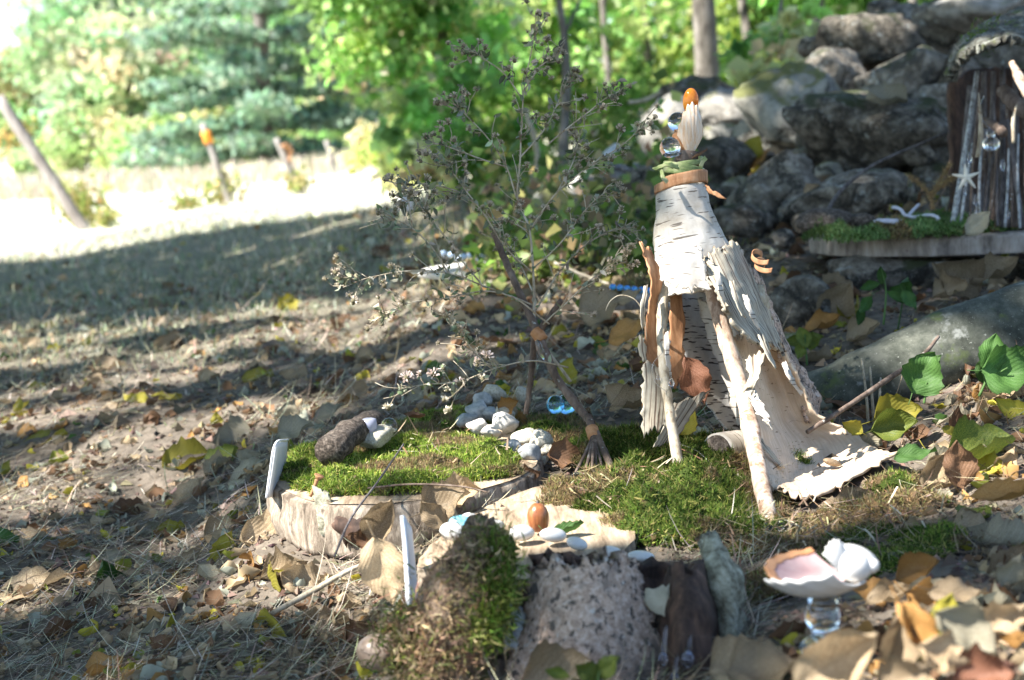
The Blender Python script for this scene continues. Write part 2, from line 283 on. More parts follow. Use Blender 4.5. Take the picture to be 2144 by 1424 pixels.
M = dict(
 soil=mat('soil', [(.06, .043, .03), (.12, .09, .062), (.20, .155, .11)], 26, rough=.95, bump=.8, dist=.004, spots=[(9, .52, .2, (.16, .125, .09))]),
 litter=colmat('litter_blades', .75, .2), foliage=colmat('foliage', .45, .55, .35), farfol=colmat('far_foliage', .55, .4, .2), moss=colmat('moss_fronds', .8, .3, .1),
 tan=leafmat('leaf_tan', (.36, .26, .15), (.58, .46, .30), (.17, .10, .055)), brown=leafmat('leaf_brown', (.16, .085, .045), (.30, .17, .09), (.07, .04, .025)),
 yellow=leafmat('leaf_yellow', (.46, .38, .05), (.33, .35, .06), (.13, .11, .02), trans=.35), green=leafmat('leaf_green', (.06, .14, .03), (.11, .22, .05), None, (.16, .26, .09), trans=.3),
 pale=leafmat('leaf_pale', (.35, .31, .21), (.50, .45, .33), (.3, .24, .16), (.6, .58, .46)), orange=leafmat('leaf_orange', (.45, .22, .06), (.55, .34, .12), (.2, .08, .03)), red=leafmat('leaf_red', (.24, .10, .055), (.36, .19, .12), (.12, .04, .02)),
 mottle=leafmat('leaf_mottled', (.12, .18, .03), (.34, .33, .06), (.05, .08, .02), trans=.3),
 birch=birchmat('birch_bark', (.57, .535, .475), (.34, .295, .235), (.13, .11, .09), (42, 400, 1), .605), birchin=birchmat('birch_inner', (.62, .60, .55), (.38, .36, .33), (.07, .06, .055), (45, 380, 1), .56),
 ramp=birchmat('birch_peel_inside', (.70, .57, .42), (.50, .37, .25), (.26, .17, .10), (50, 330, 1), .66, grain=(.52, .39, .27)), flap=birchmat('weathered_birch_flap', (.46, .42, .33), (.27, .24, .18), (.10, .07, .05), (420, 14, 1), .57, grain=(.17, .13, .09)),
 orangebark=mat('orange_inner_bark', [(.24, .11, .05), (.42, .21, .10), (.54, .31, .17)], 60, (1, 1, .2), .65, .3), peeled=mat('peeled_birch_stick', [(.22, .14, .09), (.50, .38, .28), (.68, .60, .51)], 45, (1, 1, .3), .75, .6, spots=[(38, .55, .08, (.25, .15, .09)), (70, .6, .05, (.12, .09, .07))]),
 stick=mat('grey_stick', [(.065, .045, .034), (.14, .10, .075), (.22, .17, .135)], 60, (1, 1, .35), .85, .6, spots=[(90, .62, .05, (.4, .4, .36))]), palestick=mat('pale_stick', [(.22, .17, .11), (.42, .36, .26), (.5, .45, .36)], 70, (1, 1, .3), .8, .5, spots=[(50, .6, .06, (.2, .12, .07))]),
 darkstick=mat('dark_stick', [(.05, .043, .04), (.12, .105, .10), (.20, .18, .175)], 70, (1, 1, .3), .85, .5), lichenstick=mat('lichen_stick', [(.12, .11, .10), (.35, .36, .36), (.5, .52, .52)], 90, rough=.9, bump=.7),
 cut=mat('sawn_wood', [(.17, .12, .075), (.36, .27, .18), (.50, .41, .29)], 60, (1, .14, 1), .85, .5, spots=[(18, .58, .1, (.26, .22, .17))], dist=.0015), slicebark=mat('slice_bark', [(.09, .07, .05), (.27, .215, .16), (.48, .41, .32)], 60, (1, 1, .28), .9, .9, dist=.003, spots=[(22, .6, .06, (.10, .075, .055)), (30, .66, .04, (.32, .36, .29))]),
 greywood=mat('weathered_board_edge', [(.12, .10, .085), (.27, .23, .195), (.40, .36, .32)], 30, (1, 1, .25), .9, .7, spots=[(20, .62, .05, (.12, .08, .06))]),
 driftwood=mat('dark_driftwood', [(.02, .016, .013), (.075, .058, .045), (.20, .165, .135)], 130, (1, 1, 1), .9, .9, dist=.002),
 mossbark=mat('mossy_bark', [(.08, .05, .035), (.22, .155, .105), (.40, .31, .22)], 50, rough=.95, bump=1, dist=.004, spots=[(40, .56, .08, (.12, .13, .04))]),
 lichenbark=mat('lichen_bark', [(.25, .17, .12), (.47, .34, .255), (.62, .50, .41)], 150, rough=.95, bump=.7, dist=.0012, spots=[(22, .52, .10, (.22, .17, .135)), (110, .55, .05, (.09, .072, .058)), (50, .60, .04, (.10, .085, .07)), (70, .62, .05, (.52, .48, .42)), (45, .68, .04, (.10, .15, .03))]),
 darkbark=mat('dark_inner_bark', [(.028, .018, .014), (.07, .042, .03), (.15, .085, .055)], 50, (1, 1, .3), .8, .7), greenlichen=mat('grey_green_lichen_bark', [(.10, .085, .055), (.29, .28, .20), (.48, .47, .37)], 80, rough=.95, bump=1, dist=.002, spots=[(35, .62, .05, (.16, .09, .05))]),
 root=mat('beech_root', [(.03, .033, .024), (.066, .071, .054), (.125, .127, .10)], 24, rough=.8, bump=.5, bscale=300, dist=.001, spots=[(260, .63, .05, (.33, .34, .29)), (16, .57, .08, (.075, .095, .035)), (9, .60, .05, (.22, .225, .2)), (30, .64, .04, (.03, .032, .026))]),
 stone=mat('field_stone', [(.065, .056, .044), (.185, .163, .13), (.38, .345, .285)], 26, rough=.92, bump=.9, bscale=70, dist=.012, spots=[(16, .60, .03, (.36, .37, .34)), (9, .55, .05, (.075, .07, .06)), (60, .62, .03, (.30, .30, .27))], cracks=5, moss=((.06, .07, .03), 14, .82)),
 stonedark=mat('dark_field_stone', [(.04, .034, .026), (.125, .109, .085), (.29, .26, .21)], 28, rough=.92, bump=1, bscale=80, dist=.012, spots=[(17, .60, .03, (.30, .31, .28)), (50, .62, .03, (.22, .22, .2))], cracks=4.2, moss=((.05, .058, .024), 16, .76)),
 stonelight=mat('pale_field_stone', [(.14, .13, .11), (.25, .235, .205), (.34, .32, .285)], 22, rough=.9, bump=.7, bscale=50, dist=.004, spots=[(20, .58, .05, (.12, .11, .09))], moss=((.17, .17, .07), 14, .86)), stonemoss=mat('mossy_field_stone', [(.13, .12, .10), (.26, .25, .21), (.38, .36, .3)], 12, rough=.92, bump=.9, bscale=60, dist=.005, cracks=5, moss=((.13, .135, .05), 16, .70)),
 pebble=mat('grey_pebble', [(.20, .21, .205), (.33, .34, .33), (.46, .46, .44)], 70, rough=.7, bump=.3, spots=[(300, .64, .04, (.2, .2, .2))]), pebblew=mat('white_pebble', [(.34, .31, .27), (.48, .45, .40), (.58, .55, .50)], 90, rough=.75, bump=.5, spots=[(60, .6, .06, (.26, .22, .17))]),
 granite=mat('granite_stone', [(.24, .22, .17), (.42, .39, .31), (.54, .51, .43)], 260, rough=.9, bump=.5), egg=mat('egg_glaze', [(.58, .56, .51), (.66, .65, .61)], 20, rough=.25, bump=0, spec=.5), eggblue=mat('egg_blue', [(.16, .46, .60), (.24, .55, .66)], 60, rough=.35, bump=0, spec=.5),
 acorn=mat('acorn_nut', [(.17, .055, .02), (.26, .09, .03), (.36, .15, .055)], 50, (3, 3, .5), .32, .1, spec=.5), card=mat('white_card', [(.62, .62, .61), (.72, .72, .71)], 20, rough=.6, bump=.05), cardedge=mat('card_sleeve', [(.75, .77, .80), (.85, .86, .88)], 30, rough=.2, bump=.2, spots=[(70, .66, .04, (.35, .38, .5))]),
 shell=mat('scallop_white', [(.52, .50, .47), (.66, .64, .61)], 25, rough=.5, bump=.2, spots=[(30, .64, .06, (.66, .36, .16))]), shellpink=mat('scallop_inside_pink', [(.36, .22, .22), (.50, .36, .34)], 25, rough=.35, bump=.1), shellband=mat('scallop_striped', [(.72, .64, .54), (.70, .52, .36), (.62, .36, .19)], 60, (3, 3, .25), .5, .2), shellrim=mat('scallop_rim_orange', [(.45, .2, .08), (.6, .32, .16)], 60, rough=.5, bump=.2),
 glassclear=glass('clear_glass', (.97, .99, .99)), glassamber=mat('amber_glass', [(.55, .20, .02), (.72, .36, .06)], 60, rough=.08, bump=0, spec=.8, trans=.6), glassblue=glass('blue_glass', (.35, .75, 1.0)), glassaqua=glass('aqua_glass', (.72, .93, .90), .05), glassfrost=mat('frosted_glass', [(.50, .52, .64), (.62, .64, .76)], 30, rough=.25, bump=.05, spec=.6, trans=.5), glue=glass('hot_glue', (.86, .88, .97), .22, 1.4),
 bead=mat('blue_bead', [(.02, .08, .5), (.05, .35, .7), (.2, .6, .7)], 60, rough=.12, bump=0, spec=.8), yarn=mat('white_yarn', [(.45, .45, .52), (.6, .6, .66)], 300, rough=.95, bump=.8, bscale=900), starfish=mat('starfish_skin', [(.62, .57, .46), (.74, .69, .58)], 200, rough=.9, bump=.6), fern=mat('dry_fern', [(.28, .18, .08), (.42, .29, .14)], 200, rough=.9, bump=.6),
 greenleafwrap=mat('green_leaf_wrap', [(.10, .15, .05), (.22, .27, .10), (.42, .40, .24)], 35, (1, 1, 3), .55, .3), seed=mat('striped_seed', [(.12, .08, .05), (.3, .22, .13)], 300, (1, 4, 1), .5, .2), roofbark=mat('roof_bark', [(.05, .047, .038), (.13, .125, .10), (.30, .31, .27)], 40, rough=.95, bump=1, dist=.004, spots=[(22, .56, .08, (.10, .12, .035))]), bark=mat('tree_bark', [(.07, .06, .05), (.17, .15, .125), (.30, .27, .24)], 14, (1, 1, .3), .95, 1, dist=.01), palebark=mat('birch_branch_bark', [(.36, .33, .29), (.58, .56, .52), (.66, .64, .6)], 20, rough=.85, bump=.4),
 post=mat('weathered_post', [(.15, .13, .115), (.26, .23, .21), (.36, .33, .31)], 12, (1, 1, .2), .95, .8, dist=.006), postpale=mat('pale_post', [(.16, .14, .125), (.28, .255, .235), (.38, .355, .33)], 14, (1, 1, .2), .95, .6), flag=mat('orange_tape', [(.80, .24, .02), (.85, .32, .05)], 30, rough=.6, bump=.1), pinecone=mat('grey_gravel', [(.16, .15, .15), (.3, .28, .28)], 100, rough=.9, bump=.8),
 twine=mat('orange_bark_twine', [(.36, .16, .06), (.52, .28, .14)], 80, rough=.75, bump=.4), silver=mat('mirror_beads', [(.35, .5, .65), (.7, .75, .85)], 80, rough=.15, bump=0, spec=.8), snail=mat('snail_shell', [(.16, .11, .08), (.34, .26, .19)], 60, rough=.35, bump=.1))
# ------------------------------------------------------------------ ground
def sgrid(a, b, n, s, c):      # dense near c, stretching to a..b
    ta, tb = math.asinh((a-c)/s), math.asinh((b-c)/s); return c+s*np.sinh(np.linspace(ta, tb, n))
gx = sgrid(-420, 420, 430, .42, .1); gy = sgrid(-120, 600, 470, .40, 1.35)
X, Y = np.meshgrid(gx, gy); Z = zg(X, Y); pg = np.stack([X, Y, Z], -1).reshape(-1, 3)
def sm(a, b, t): t = np.clip((t-a)/(b-a), 0, 1); return t*t*(3-2*t)
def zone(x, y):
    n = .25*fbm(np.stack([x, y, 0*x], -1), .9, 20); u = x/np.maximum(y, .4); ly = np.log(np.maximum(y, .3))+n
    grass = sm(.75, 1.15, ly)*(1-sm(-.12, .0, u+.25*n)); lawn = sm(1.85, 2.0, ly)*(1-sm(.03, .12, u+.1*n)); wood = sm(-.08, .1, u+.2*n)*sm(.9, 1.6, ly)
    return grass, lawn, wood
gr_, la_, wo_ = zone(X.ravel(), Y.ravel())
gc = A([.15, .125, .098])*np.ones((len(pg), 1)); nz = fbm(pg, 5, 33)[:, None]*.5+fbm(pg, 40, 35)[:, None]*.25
gc = gc*(1+.35*nz); gc = gc+(A([.22, .21, .145])*(1+.25*nz)-gc)*gr_[:, None]; gc = gc+(A([.72, .69, .58])*(1+.1*nz)-gc)*la_[:, None]; gc = gc+(A([.085, .07, .04])*(1+.3*nz)-gc)*(wo_*(1-la_))[:, None]  # lawn zone's colour lifted toward the overexposed white of full sun
gm = colmat('ground', .95, 0, .1, .45, 60)
n_ = gm.node_tree.nodes; l_ = gm.node_tree.links; z_ = nd(n_, 'TexNoise'); z_.inputs['Scale'].default_value = 130; z_.inputs['Detail'].default_value = 8; tc_ = nd(n_, 'TexCoord'); l_.new(tc_.outputs['Object'], z_.inputs['Vector'])
bp_ = nd(n_, 'Bump'); bp_.inputs['Strength'].default_value = .9; bp_.inputs['Distance'].default_value = .004; l_.new(z_.outputs['Fac'], bp_.inputs['Height']); l_.new(bp_.outputs[0], n_['Principled BSDF'].inputs['Normal'])
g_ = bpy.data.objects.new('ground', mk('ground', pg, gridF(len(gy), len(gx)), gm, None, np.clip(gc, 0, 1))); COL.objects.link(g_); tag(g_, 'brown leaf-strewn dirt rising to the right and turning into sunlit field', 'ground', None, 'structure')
del g_['category']
# ---- blades: straw, grass
def blades(base, L, w, az, tilt, bend, col, jit=.15):     # 4-joint ribbons
    n = len(base); d = np.stack([np.cos(az), np.sin(az), 0*az], 1); s = np.stack([-np.sin(az), np.cos(az), 0*az], 1); up = A([0, 0, 1.])
    V = np.zeros((n, 7, 3)); t = [0, .4, .75]; pos = base.copy(); prev = 0
    for k in range(3):
        a = tilt+bend*t[k]; 
        if k: pos = pos+(d*np.cos(a)[:, None]+up*np.sin(a)[:, None])*(L*(t[k]-prev))[:, None]; prev = t[k]
        ww = (w*(1-.3*t[k]))[:, None]/2; V[:, 2*k] = pos-s*ww; V[:, 2*k+1] = pos+s*ww
    a = tilt+bend; V[:, 6] = pos+(d*np.cos(a)[:, None]+up*np.sin(a)[:, None])*(L*.25)[:, None]
    i = np.arange(n)[:, None]*7; q = np.concatenate([i+A([[0, 1, 3, 2]]), i+A([[2, 3, 5, 4]])]); tr = i+A([[4, 5, 6]])
    c = np.repeat(col, 7, 0); return V.reshape(-1, 3), [q, tr], np.zeros((n*7, 2)), c
def pick(cols, n, var=.25):
    cols = A(cols); c = cols[R.integers(0, len(cols), n)]; return np.clip(c*(1+var*R.normal(size=(n, 1)))*(1+.08*R.normal(size=(n, 3))), .005, .95)
def uvy(n, u0, u1, y0, y1): u = R.uniform(u0, u1, n); y = 1/R.uniform(1/y1, 1/y0, n); return u*y, y
STRAW = [(.56, .50, .38), (.42, .36, .25), (.34, .28, .19), (.25, .19, .12), (.52, .48, .38), (.18, .135, .09), (.30, .28, .19), (.14, .11, .08)]
def clear(x, y):
    k = np.ones(len(x), bool)
    for (a, b_, d, rx, ry) in [(1700,960,1.34,.11,.075),(1540,960,1.33,.07,.06),(850,962,1.41,.135,.155),(1130,1100,1.17,.10,.10),(1380,1040,1.27,.10,.09),(1230,900,1.5,.09,.08)]:
        q = P(a, b_, d); k &= ((x-q[0])/rx)**2+((y-q[1])/ry)**2 > 1
    return k
# dry stalks lying on the dirt
x, y = uvy(46000, -.52, .16, .85, 5.2); k = (fbm(np.stack([x, y, 0*x], -1), 6, 50) > -.25) & clear(x, y); x, y = x[k], y[k]; n = len(x); sc = np.clip(y/1.5, .8, 2.2)
b = np.stack([x, y, zg(x, y)+.002+R.random(n)*.008*sc], 1)
ob('straw_litter', blades(b, R.gamma(2.2, .011, n)*sc**.4+.006, R.uniform(.0004, .0012, n)*sc**.7, np.where(R.random(n) < .55, R.normal(.35, .5, n), R.uniform(0, 6.28, n)), R.normal(.08, .22, n), R.normal(-.1, .5, n), pick(STRAW, n)), M['litter'], label='thin dry grass stalks and straw strewn over the dirt', kind='stuff')
# crumbs of earth and bark chips on the dirt
def chips(x, y, s, cols, lift=.35):
    n = len(x); b = np.stack([x, y, zg(x, y)], 1); o = A([[1, 0, 0], [-.6, .8, 0], [-.6, -.8, .1], [0, 0, 1.]])[None]*s[:, None, None]*R.uniform(.5, 1.4, (n, 4, 3)); th = R.uniform(0, 6.28, n); c, q = np.cos(th), np.sin(th)
    r = o.copy(); r[..., 0] = o[..., 0]*c[:, None]-o[..., 1]*q[:, None]; r[..., 1] = o[..., 0]*q[:, None]+o[..., 1]*c[:, None]; r[..., 2] = o[..., 2]*R.uniform(.25, .9, (n, 1))
    i = np.arange(n)[:, None]*4; return (b[:, None]+r).reshape(-1, 3), [np.concatenate([i+A([[0, 1, 3]]), i+A([[1, 2, 3]]), i+A([[2, 0, 3]])])], np.zeros((n*4, 2)), np.repeat(pick(cols, n, .3), 4, 0)
x, y = uvy(60000, -.5, .5, .72, 4.0); s = R.gamma(2, .0013, len(x))*np.clip(y/1.4, .8, 3)
ob('earth_crumbs', chips(x, y, s, [(.10, .075, .05), (.16, .12, .085), (.22, .17, .12), (.30, .22, .15), (.07, .05, .035)]), M['litter'], label='crumbs of earth and bark chips covering the dirt', kind='stuff', smooth=False)
# shaded short grass beyond the dirt
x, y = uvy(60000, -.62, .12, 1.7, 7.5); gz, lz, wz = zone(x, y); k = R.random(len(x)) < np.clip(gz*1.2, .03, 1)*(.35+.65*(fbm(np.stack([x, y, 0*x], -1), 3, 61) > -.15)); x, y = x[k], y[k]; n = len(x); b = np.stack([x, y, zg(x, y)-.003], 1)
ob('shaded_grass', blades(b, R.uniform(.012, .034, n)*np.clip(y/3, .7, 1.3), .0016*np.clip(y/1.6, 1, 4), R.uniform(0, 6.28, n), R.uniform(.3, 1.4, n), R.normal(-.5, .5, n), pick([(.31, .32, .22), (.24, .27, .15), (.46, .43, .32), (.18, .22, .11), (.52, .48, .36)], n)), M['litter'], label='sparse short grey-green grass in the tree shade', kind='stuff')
# sunlit lawn and tall field grass
x, y = uvy(30000, -.75, .1, 6, 30); n = len(x); b = np.stack([x, y, zb(x, y)-.005], 1)
ob('sunlit_lawn', blades(b, R.uniform(.03, .07, n), .004*np.clip(y/6, 1, 5), R.uniform(0, 6.28, n), R.uniform(.4, 1.4, n), R.normal(-.4, .4, n), pick([(.72, .69, .56), (.76, .73, .62), (.62, .62, .46), (.74, .72, .6)], n, .08)), M['litter'], label='short dry lawn coloured near-white for full sun before the posts', kind='stuff')  # pale dry blades, their colour raised further to look blown out by sun
x, y = uvy(26000, -.95, .06, 15, 46); n = len(x); b = np.stack([x, y, zb(x, y)-.02], 1)
ob('field_grass', blades(b, R.uniform(.12, .32, n), .012*np.clip(y/12, 1, 3), R.uniform(0, 6.28, n), R.uniform(1.1, 1.55, n), R.normal(-.3, .3, n), pick([(.46, .40, .31), (.52, .46, .37), (.40, .38, .26), (.55, .48, .39), (.34, .34, .2)], n, .15)), M['litter'], label='tall pale straw-coloured grass of the sunlit field', kind='stuff')
# ------------------------------------------------------------------ trees
def leafq(pos, size, cols, droop=0.0):      # folded leaf of five corners
    n = len(pos); a = R.normal(size=(n, 3)); a[:, 2] -= droop; a /= np.linalg.norm(a, axis=1)[:, None]; b = R.normal(size=(n, 3)); b -= a*(a*b).sum(1)[:, None]; b /= np.linalg.norm(b, axis=1)[:, None]; c = np.cross(a, b); s = size[:, None]
    V = np.stack([pos, pos+a*s*.42+b*s*.40+c*s*.10, pos+a*s, pos+a*s*.42-b*s*.40+c*s*.10], 1); i = np.arange(n)[:, None]*4
    return V.reshape(-1, 3), [np.concatenate([i+A([[0, 1, 2]]), i+A([[0, 2, 3]])])], np.zeros((n*4, 2)), np.repeat(cols, 4, 0)
def clumps(c, r, k, n, tight=.22, flat=.7, hollow=.35):
    d = R.normal(size=(k, 3)); d /= np.linalg.norm(d, axis=1)[:, None]; cc = A(c)+d*(hollow+(1-hollow)*R.random((k, 1))**.6)*A(r); i = R.integers(0, k, n)
    return cc[i]+R.normal(size=(n, 3))*A(r).min()*tight*A([1, 1, flat])*R.uniform(.5, 1.3, (k, 1))[i], i
def tree(name, label, cat, base, top, r, crown, m='bark', fol='foliage', group=None, limbs=5, n=12):
    """crown: list of (centre, radii, clumps, leaves, leafsize, colours)"""
    base = A(base); top = A(top); t = thing(name, label, cat, base, group); mid = base+(top-base)*.5+R.normal(size=3)*r*2*A([1, 1, 0]); h = np.linalg.norm(top-base)
    gs = [tube([base-A([0, 0, .05]), base+(mid-base)*.06, mid, top], [r*1.5, r*1.05, r*.8, r*.3], 10, 16, .12, int(abs(base[0]*100)) % 97)]
    ob('trunk', gs[0], M[m], t)
    c0, rr = crown[0][0], crown[0][1]
    for k in range(limbs):
        f = R.uniform(.35, .95); q = base+(top-base)*f; e = A(c0)+A(rr)*R.uniform(-.8, .8, 3); ob('limb', tube([q, (q+e)/2+A([0, 0, .05*h])*R.uniform(0, 1), e], [r*.38*(1.2-f*.6), r*.25, r*.08], 6, 8), M[m], t)
    gs = []
    for (c, rd, k, nl, s, cols) in crown:
        p, i = clumps(c, rd, k, nl); cl = pick(cols, k, .18)[i]*(1+.15*R.normal(size=(nl, 1))); gs.append(leafq(p, s*R.uniform(.6, 1.3, nl), np.clip(cl, .01, .9), .5))
    ob('crown', join(gs), M[fol], t); return t
GRN = [(.14, .28, .05), (.20, .36, .07), (.11, .21, .04), (.28, .40, .09), (.40, .44, .12)]
# ---- the shade trees that stand left of the camera; their shadow dapples the near ground
def sh(p, z0=.13): p = A(p); return p[:2]-SUN[:2]/SUN[2]*(p[2]-z0)
LIT = [  # (px, py, distance, half width, half depth): openings in the canopy
 (1850,235,2.9,.03,.025),(1930,150,3.25,.025,.02),(1620,360,2.7,.025,.02),(1790,70,3.5,.03,.02),(1745,120,3.4,.02,.02),(1690,300,3.1,.02,.015),(1500,690,1.36,.03,.04),(1535,800,1.35,.035,.04),(1550,890,1.34,.04,.04),(1550,955,1.34,.045,.028),(1745,985,1.30,.075,.045),(1390,740,1.36,.012,.03),
 (1400,1015,1.30,.07,.018),(1210,1085,1.18,.05,.018),(1050,1045,1.25,.035,.022),(700,985,1.36,.055,.02),(820,965,1.38,.07,.014),(960,935,1.42,.05,.016),(1020,895,1.46,.03,.02),(615,1045,1.30,.02,.03),(800,1070,1.20,.025,.02),(810,1190,1.08,.02,.03),(965,1110,1.15,.02,.02),
 (900,1310,.97,.028,.028),(865,820,1.42,.035,.03),(1805,1165,.862,.009,.008),(2070,1330,.80,.065,.045),(2010,1290,.84,.035,.025),(1850,1350,.78,.02,.018),(1960,1400,.74,.03,.02),(1910,1250,.9,.015,.015),(1880,890,1.36,.04,.04),(1970,715,1.52,.035,.05),(2060,830,1.38,.03,.03),(2010,1000,1.2,.03,.02),
 (1385,240,3.6,.07,.10),(1540,225,3.7,.10,.07),(1630,190,3.4,.05,.03),(1580,300,3.3,.05,.06),(1190,430,3.1,.07,.06),(1170,380,3.2,.05,.05),(1770,170,3.3,.04,.04),(1880,120,3.5,.05,.05),(2040,20,3.5,.03,.03),(860,425,4.4,.06,.06),(2120,180,1.95,.03,.03),
 (370,895,0,.13,.018),(560,872,0,.05,.012),(200,705,0,.16,.035),(90,760,0,.10,.03),(480,720,0,.10,.025),(650,690,0,.08,.025),(850,690,0,.07,.02),(330,790,0,.08,.02),(60,880,0,.07,.03),(130,1130,0,.05,.02),(60,1060,0,.05,.03),(560,1150,0,.06,.02),(680,1170,0,.05,.03),(730,1210,0,.04,.03),(900,590,0,.12,.06),(1050,600,0,.12,.05),(1250,640,0,.06,.05),(720,470,0,.15,.15),(480,985,0,.05,.02),(1000,480,0,.15,.1),(1330,610,0,.06,.05),(30,1220,0,.05,.03),(1650,1100,1.2,.02,.02),(560,655,0,.1,.05)]
_rl = np.random.default_rng(77)
for k_ in range(20): LIT.append((_rl.uniform(-50, 950), 625+170*_rl.random(), 0, _rl.uniform(.02, .07), _rl.uniform(.006, .02)))
for k_ in range(16): LIT.append((_rl.uniform(0, 700), _rl.uniform(820, 1250), 0, _rl.uniform(.012, .04), _rl.uniform(.008, .018)))
_lc = []
for (a, b_, d, rx, ry) in LIT:
    q = P(a, b_, d) if d else G(a, b_); s_ = sh(q); _lc.append((s_[0], s_[1], rx, ry))
_lc = A(_lc)
def lit_mask(x, y, grow=1.0):
    k = np.zeros(len(x), bool)
    for (a, b_, rx, ry) in _lc: k |= ((x-a)/(rx*grow+.014))**2+((y-b_)/(ry*grow+.014))**2 < 1
    return k
def canopy(n, x0, x1, y0, yl, t0, t1, size, seed):
    rr = np.random.default_rng(seed); x = rr.uniform(x0, x1, n); y = rr.uniform(y0, yl, n); edge = 5.9+.10*(x+2)+.35*vn(np.stack([x*1.1, 0*x, 0*x], 1), 1, 5); k = (y < edge-rr.gamma(1.2, .35, n)*.6+.25); 
    # thin the leaves where the photographed ground is striped with light
    pp = np.stack([x*1.1+y*.3, y*2.2-x*.5, 0*x], 1); k &= ~((fbm(pp, 2.6, 71, 3) > .80) & (x < .1) & (y > 1.4)); k &= ~lit_mask(x, y)
    x, y = x[k], y[k]; t = rr.uniform(t0, t1, len(x)); g = np.stack([x, y, np.full(len(x), .13)], 1); return g+SUN*t[:, None], size*rr.uniform(.7, 1.2, len(x))
pos, size = canopy(80000, -4.2, 2.6, .0, 7.2, 3.4, 5.2, .075, 3)
# leaves inside an opening are dropped and those beside it shrunk, shaping the dapples
gxy = pos[:, :2]-SUN[:2]/SUN[2]*(pos[:, 2:3]-.13); big = lit_mask(gxy[:, 0], gxy[:, 1], 1.0); pos, size, gxy = pos[~big], size[~big], gxy[~big]
dmin = np.full(len(pos), 9.)
for (a, b_, rx, ry) in _lc: dmin = np.minimum(dmin, (np.hypot((gxy[:, 0]-a)/(rx+.02), (gxy[:, 1]-b_)/(ry+.02))-1)*min(rx+.02, ry+.02))
size = np.minimum(size, np.clip(dmin*1.6, .014, .2)); k = size > .013; pos, size = pos[k], size[k]
def shade_tree(name, label, base, sel, seed):
    p = pos[sel]; t = thing(name, label, 'tree', base, 'shade trees beside the camera'); c = p.mean(0); top = A([c[0], c[1], p[:, 2].max()+.4])
    b0 = A(base); ob('trunk', tube([b0-A([0, 0, .1]), b0+A([.03, .02, 1]), (b0+top)/2+A([0, 0, .6]), top], [.16, .12, .09, .03], 12, 20, .1, seed), M['bark'], t)
    rr = np.random.default_rng(seed)
    for k in range(14): q = b0+(top-b0)*rr.uniform(.35, .95); e = p[rr.integers(0, len(p))]; ob('limb', tube([q, (q+e)/2+A([0, 0, .25]), e], [.035, .022, .006], 6, 8), M['bark'], t)
    n = len(p); a = rr.normal(size=(n, 3)); a -= SUN*(a@SUN)[:, None]*.75; a /= np.linalg.norm(a, axis=1)[:, None]; b2 = np.cross(a, SUN+rr.normal(size=(n, 3))*.45); b2 /= np.linalg.norm(b2, axis=1)[:, None]; s = size[sel][:, None]
    V = np.stack([p-a*s*.5, p+b2*s*.42, p+a*s*.6, p-b2*s*.42], 1).reshape(-1, 3); i = np.arange(n)[:, None]*4
    ob('crown', (V, [np.concatenate([i+A([[0, 1, 2]]), i+A([[0, 2, 3]])])], np.zeros((n*4, 2)), np.repeat(pick(GRN, n, .2), 4, 0)), M['foliage'], t); return t
sel = pos[:, 1] < 2.2
shade_tree('shade_tree', 'leafy tree beside the camera whose crown shades the wood slices', (-4.2, -.9, zb(-4.2, -.9)), sel, 4); shade_tree('shade_tree', 'leafy tree left of the lawn whose crown shades the grass', (-6.2, 3.2, zb(-6.2, 3.2)), ~sel, 8)
# ---- far edge of the field: sunlit deciduous trees and two white pines
def gp(px, D): q = P(px, 340, D); return A([q[0], q[1], zb(q[0], q[1])])
FAR = [(-100,44,2.9,'low tree with orange tints at the far left field edge',[(.34,.36,.12),(.44,.34,.10),(.30,.36,.13)]),(75,42,3.7,'orange-tinted low tree left of the leaning tall post',[(.40,.36,.10),(.52,.33,.08),(.32,.38,.12),(.28,.36,.12)]),
 (300,40,8.0,'broad pale yellow-green tree behind the leftmost post',[(.36,.42,.16),(.42,.44,.20),(.30,.40,.12),(.44,.40,.16)]),(380,43,9.5,'pale green tree reaching the top edge left of the pine',[(.30,.42,.14),(.36,.44,.18),(.42,.42,.2)]),(260,34,3.6,'tan and peach tinted tree below the tall pale trees',[(.50,.40,.20),(.56,.40,.20),(.42,.42,.18),(.38,.42,.16)]),
 (215,41,5.2,'grey-green tree above the leaning nearest post',[(.34,.42,.18),(.38,.44,.2),(.3,.38,.16)]),(700,36,7.5,'light green tree right of the pine behind the far posts',[(.34,.44,.14),(.40,.48,.18),(.28,.40,.10)]),(860,34,8.0,'yellow-green tree behind the bright saplings',[(.34,.44,.10),(.44,.5,.14),(.26,.38,.08)]),(480,46,10,'dim green tree standing behind the white pine',[(.20,.30,.12),(.28,.36,.16)])]
for (px, D, h, lab, cols) in FAR:
    cols = [tuple(min(.7, v*k_) for v, k_ in zip((c_[0], c_[1]*1.06, c_[2]+.07), (1.05, 1.25, 1.25))) for c_ in cols]  # foliage colours lightened in place of haze and overexposure
    b = gp(px, D); tree('deciduous_tree', lab, 'tree', b, b+A([0, 0, h*.92]), .13, [(b+A([0, 0, h*.56]), (h*.36, h*.3, h*.47), 90, 6500, .20, cols)], fol='farfol', group='trees at the far edge of the field')
BUSH = [(-80,38,1.2),(90,37,1.3),(190,33,2.0),(300,32,1.5),(400,33,1.8),(480,31,2.1),(560,32,1.7),(650,31,1.9),(740,30,2.4)]
BL = ['bright bush at the left end of the field edge','small bush at the field edge left of the leaning post','rounded pale bush behind the leaning leftmost post','low bush at the field edge between the first two posts','pale green bush left of the orange-banded post','leafy bush behind the orange-banded post','bright bush under the white pine between two posts','bush just behind the third post from the left','tall bush behind the two most distant posts']
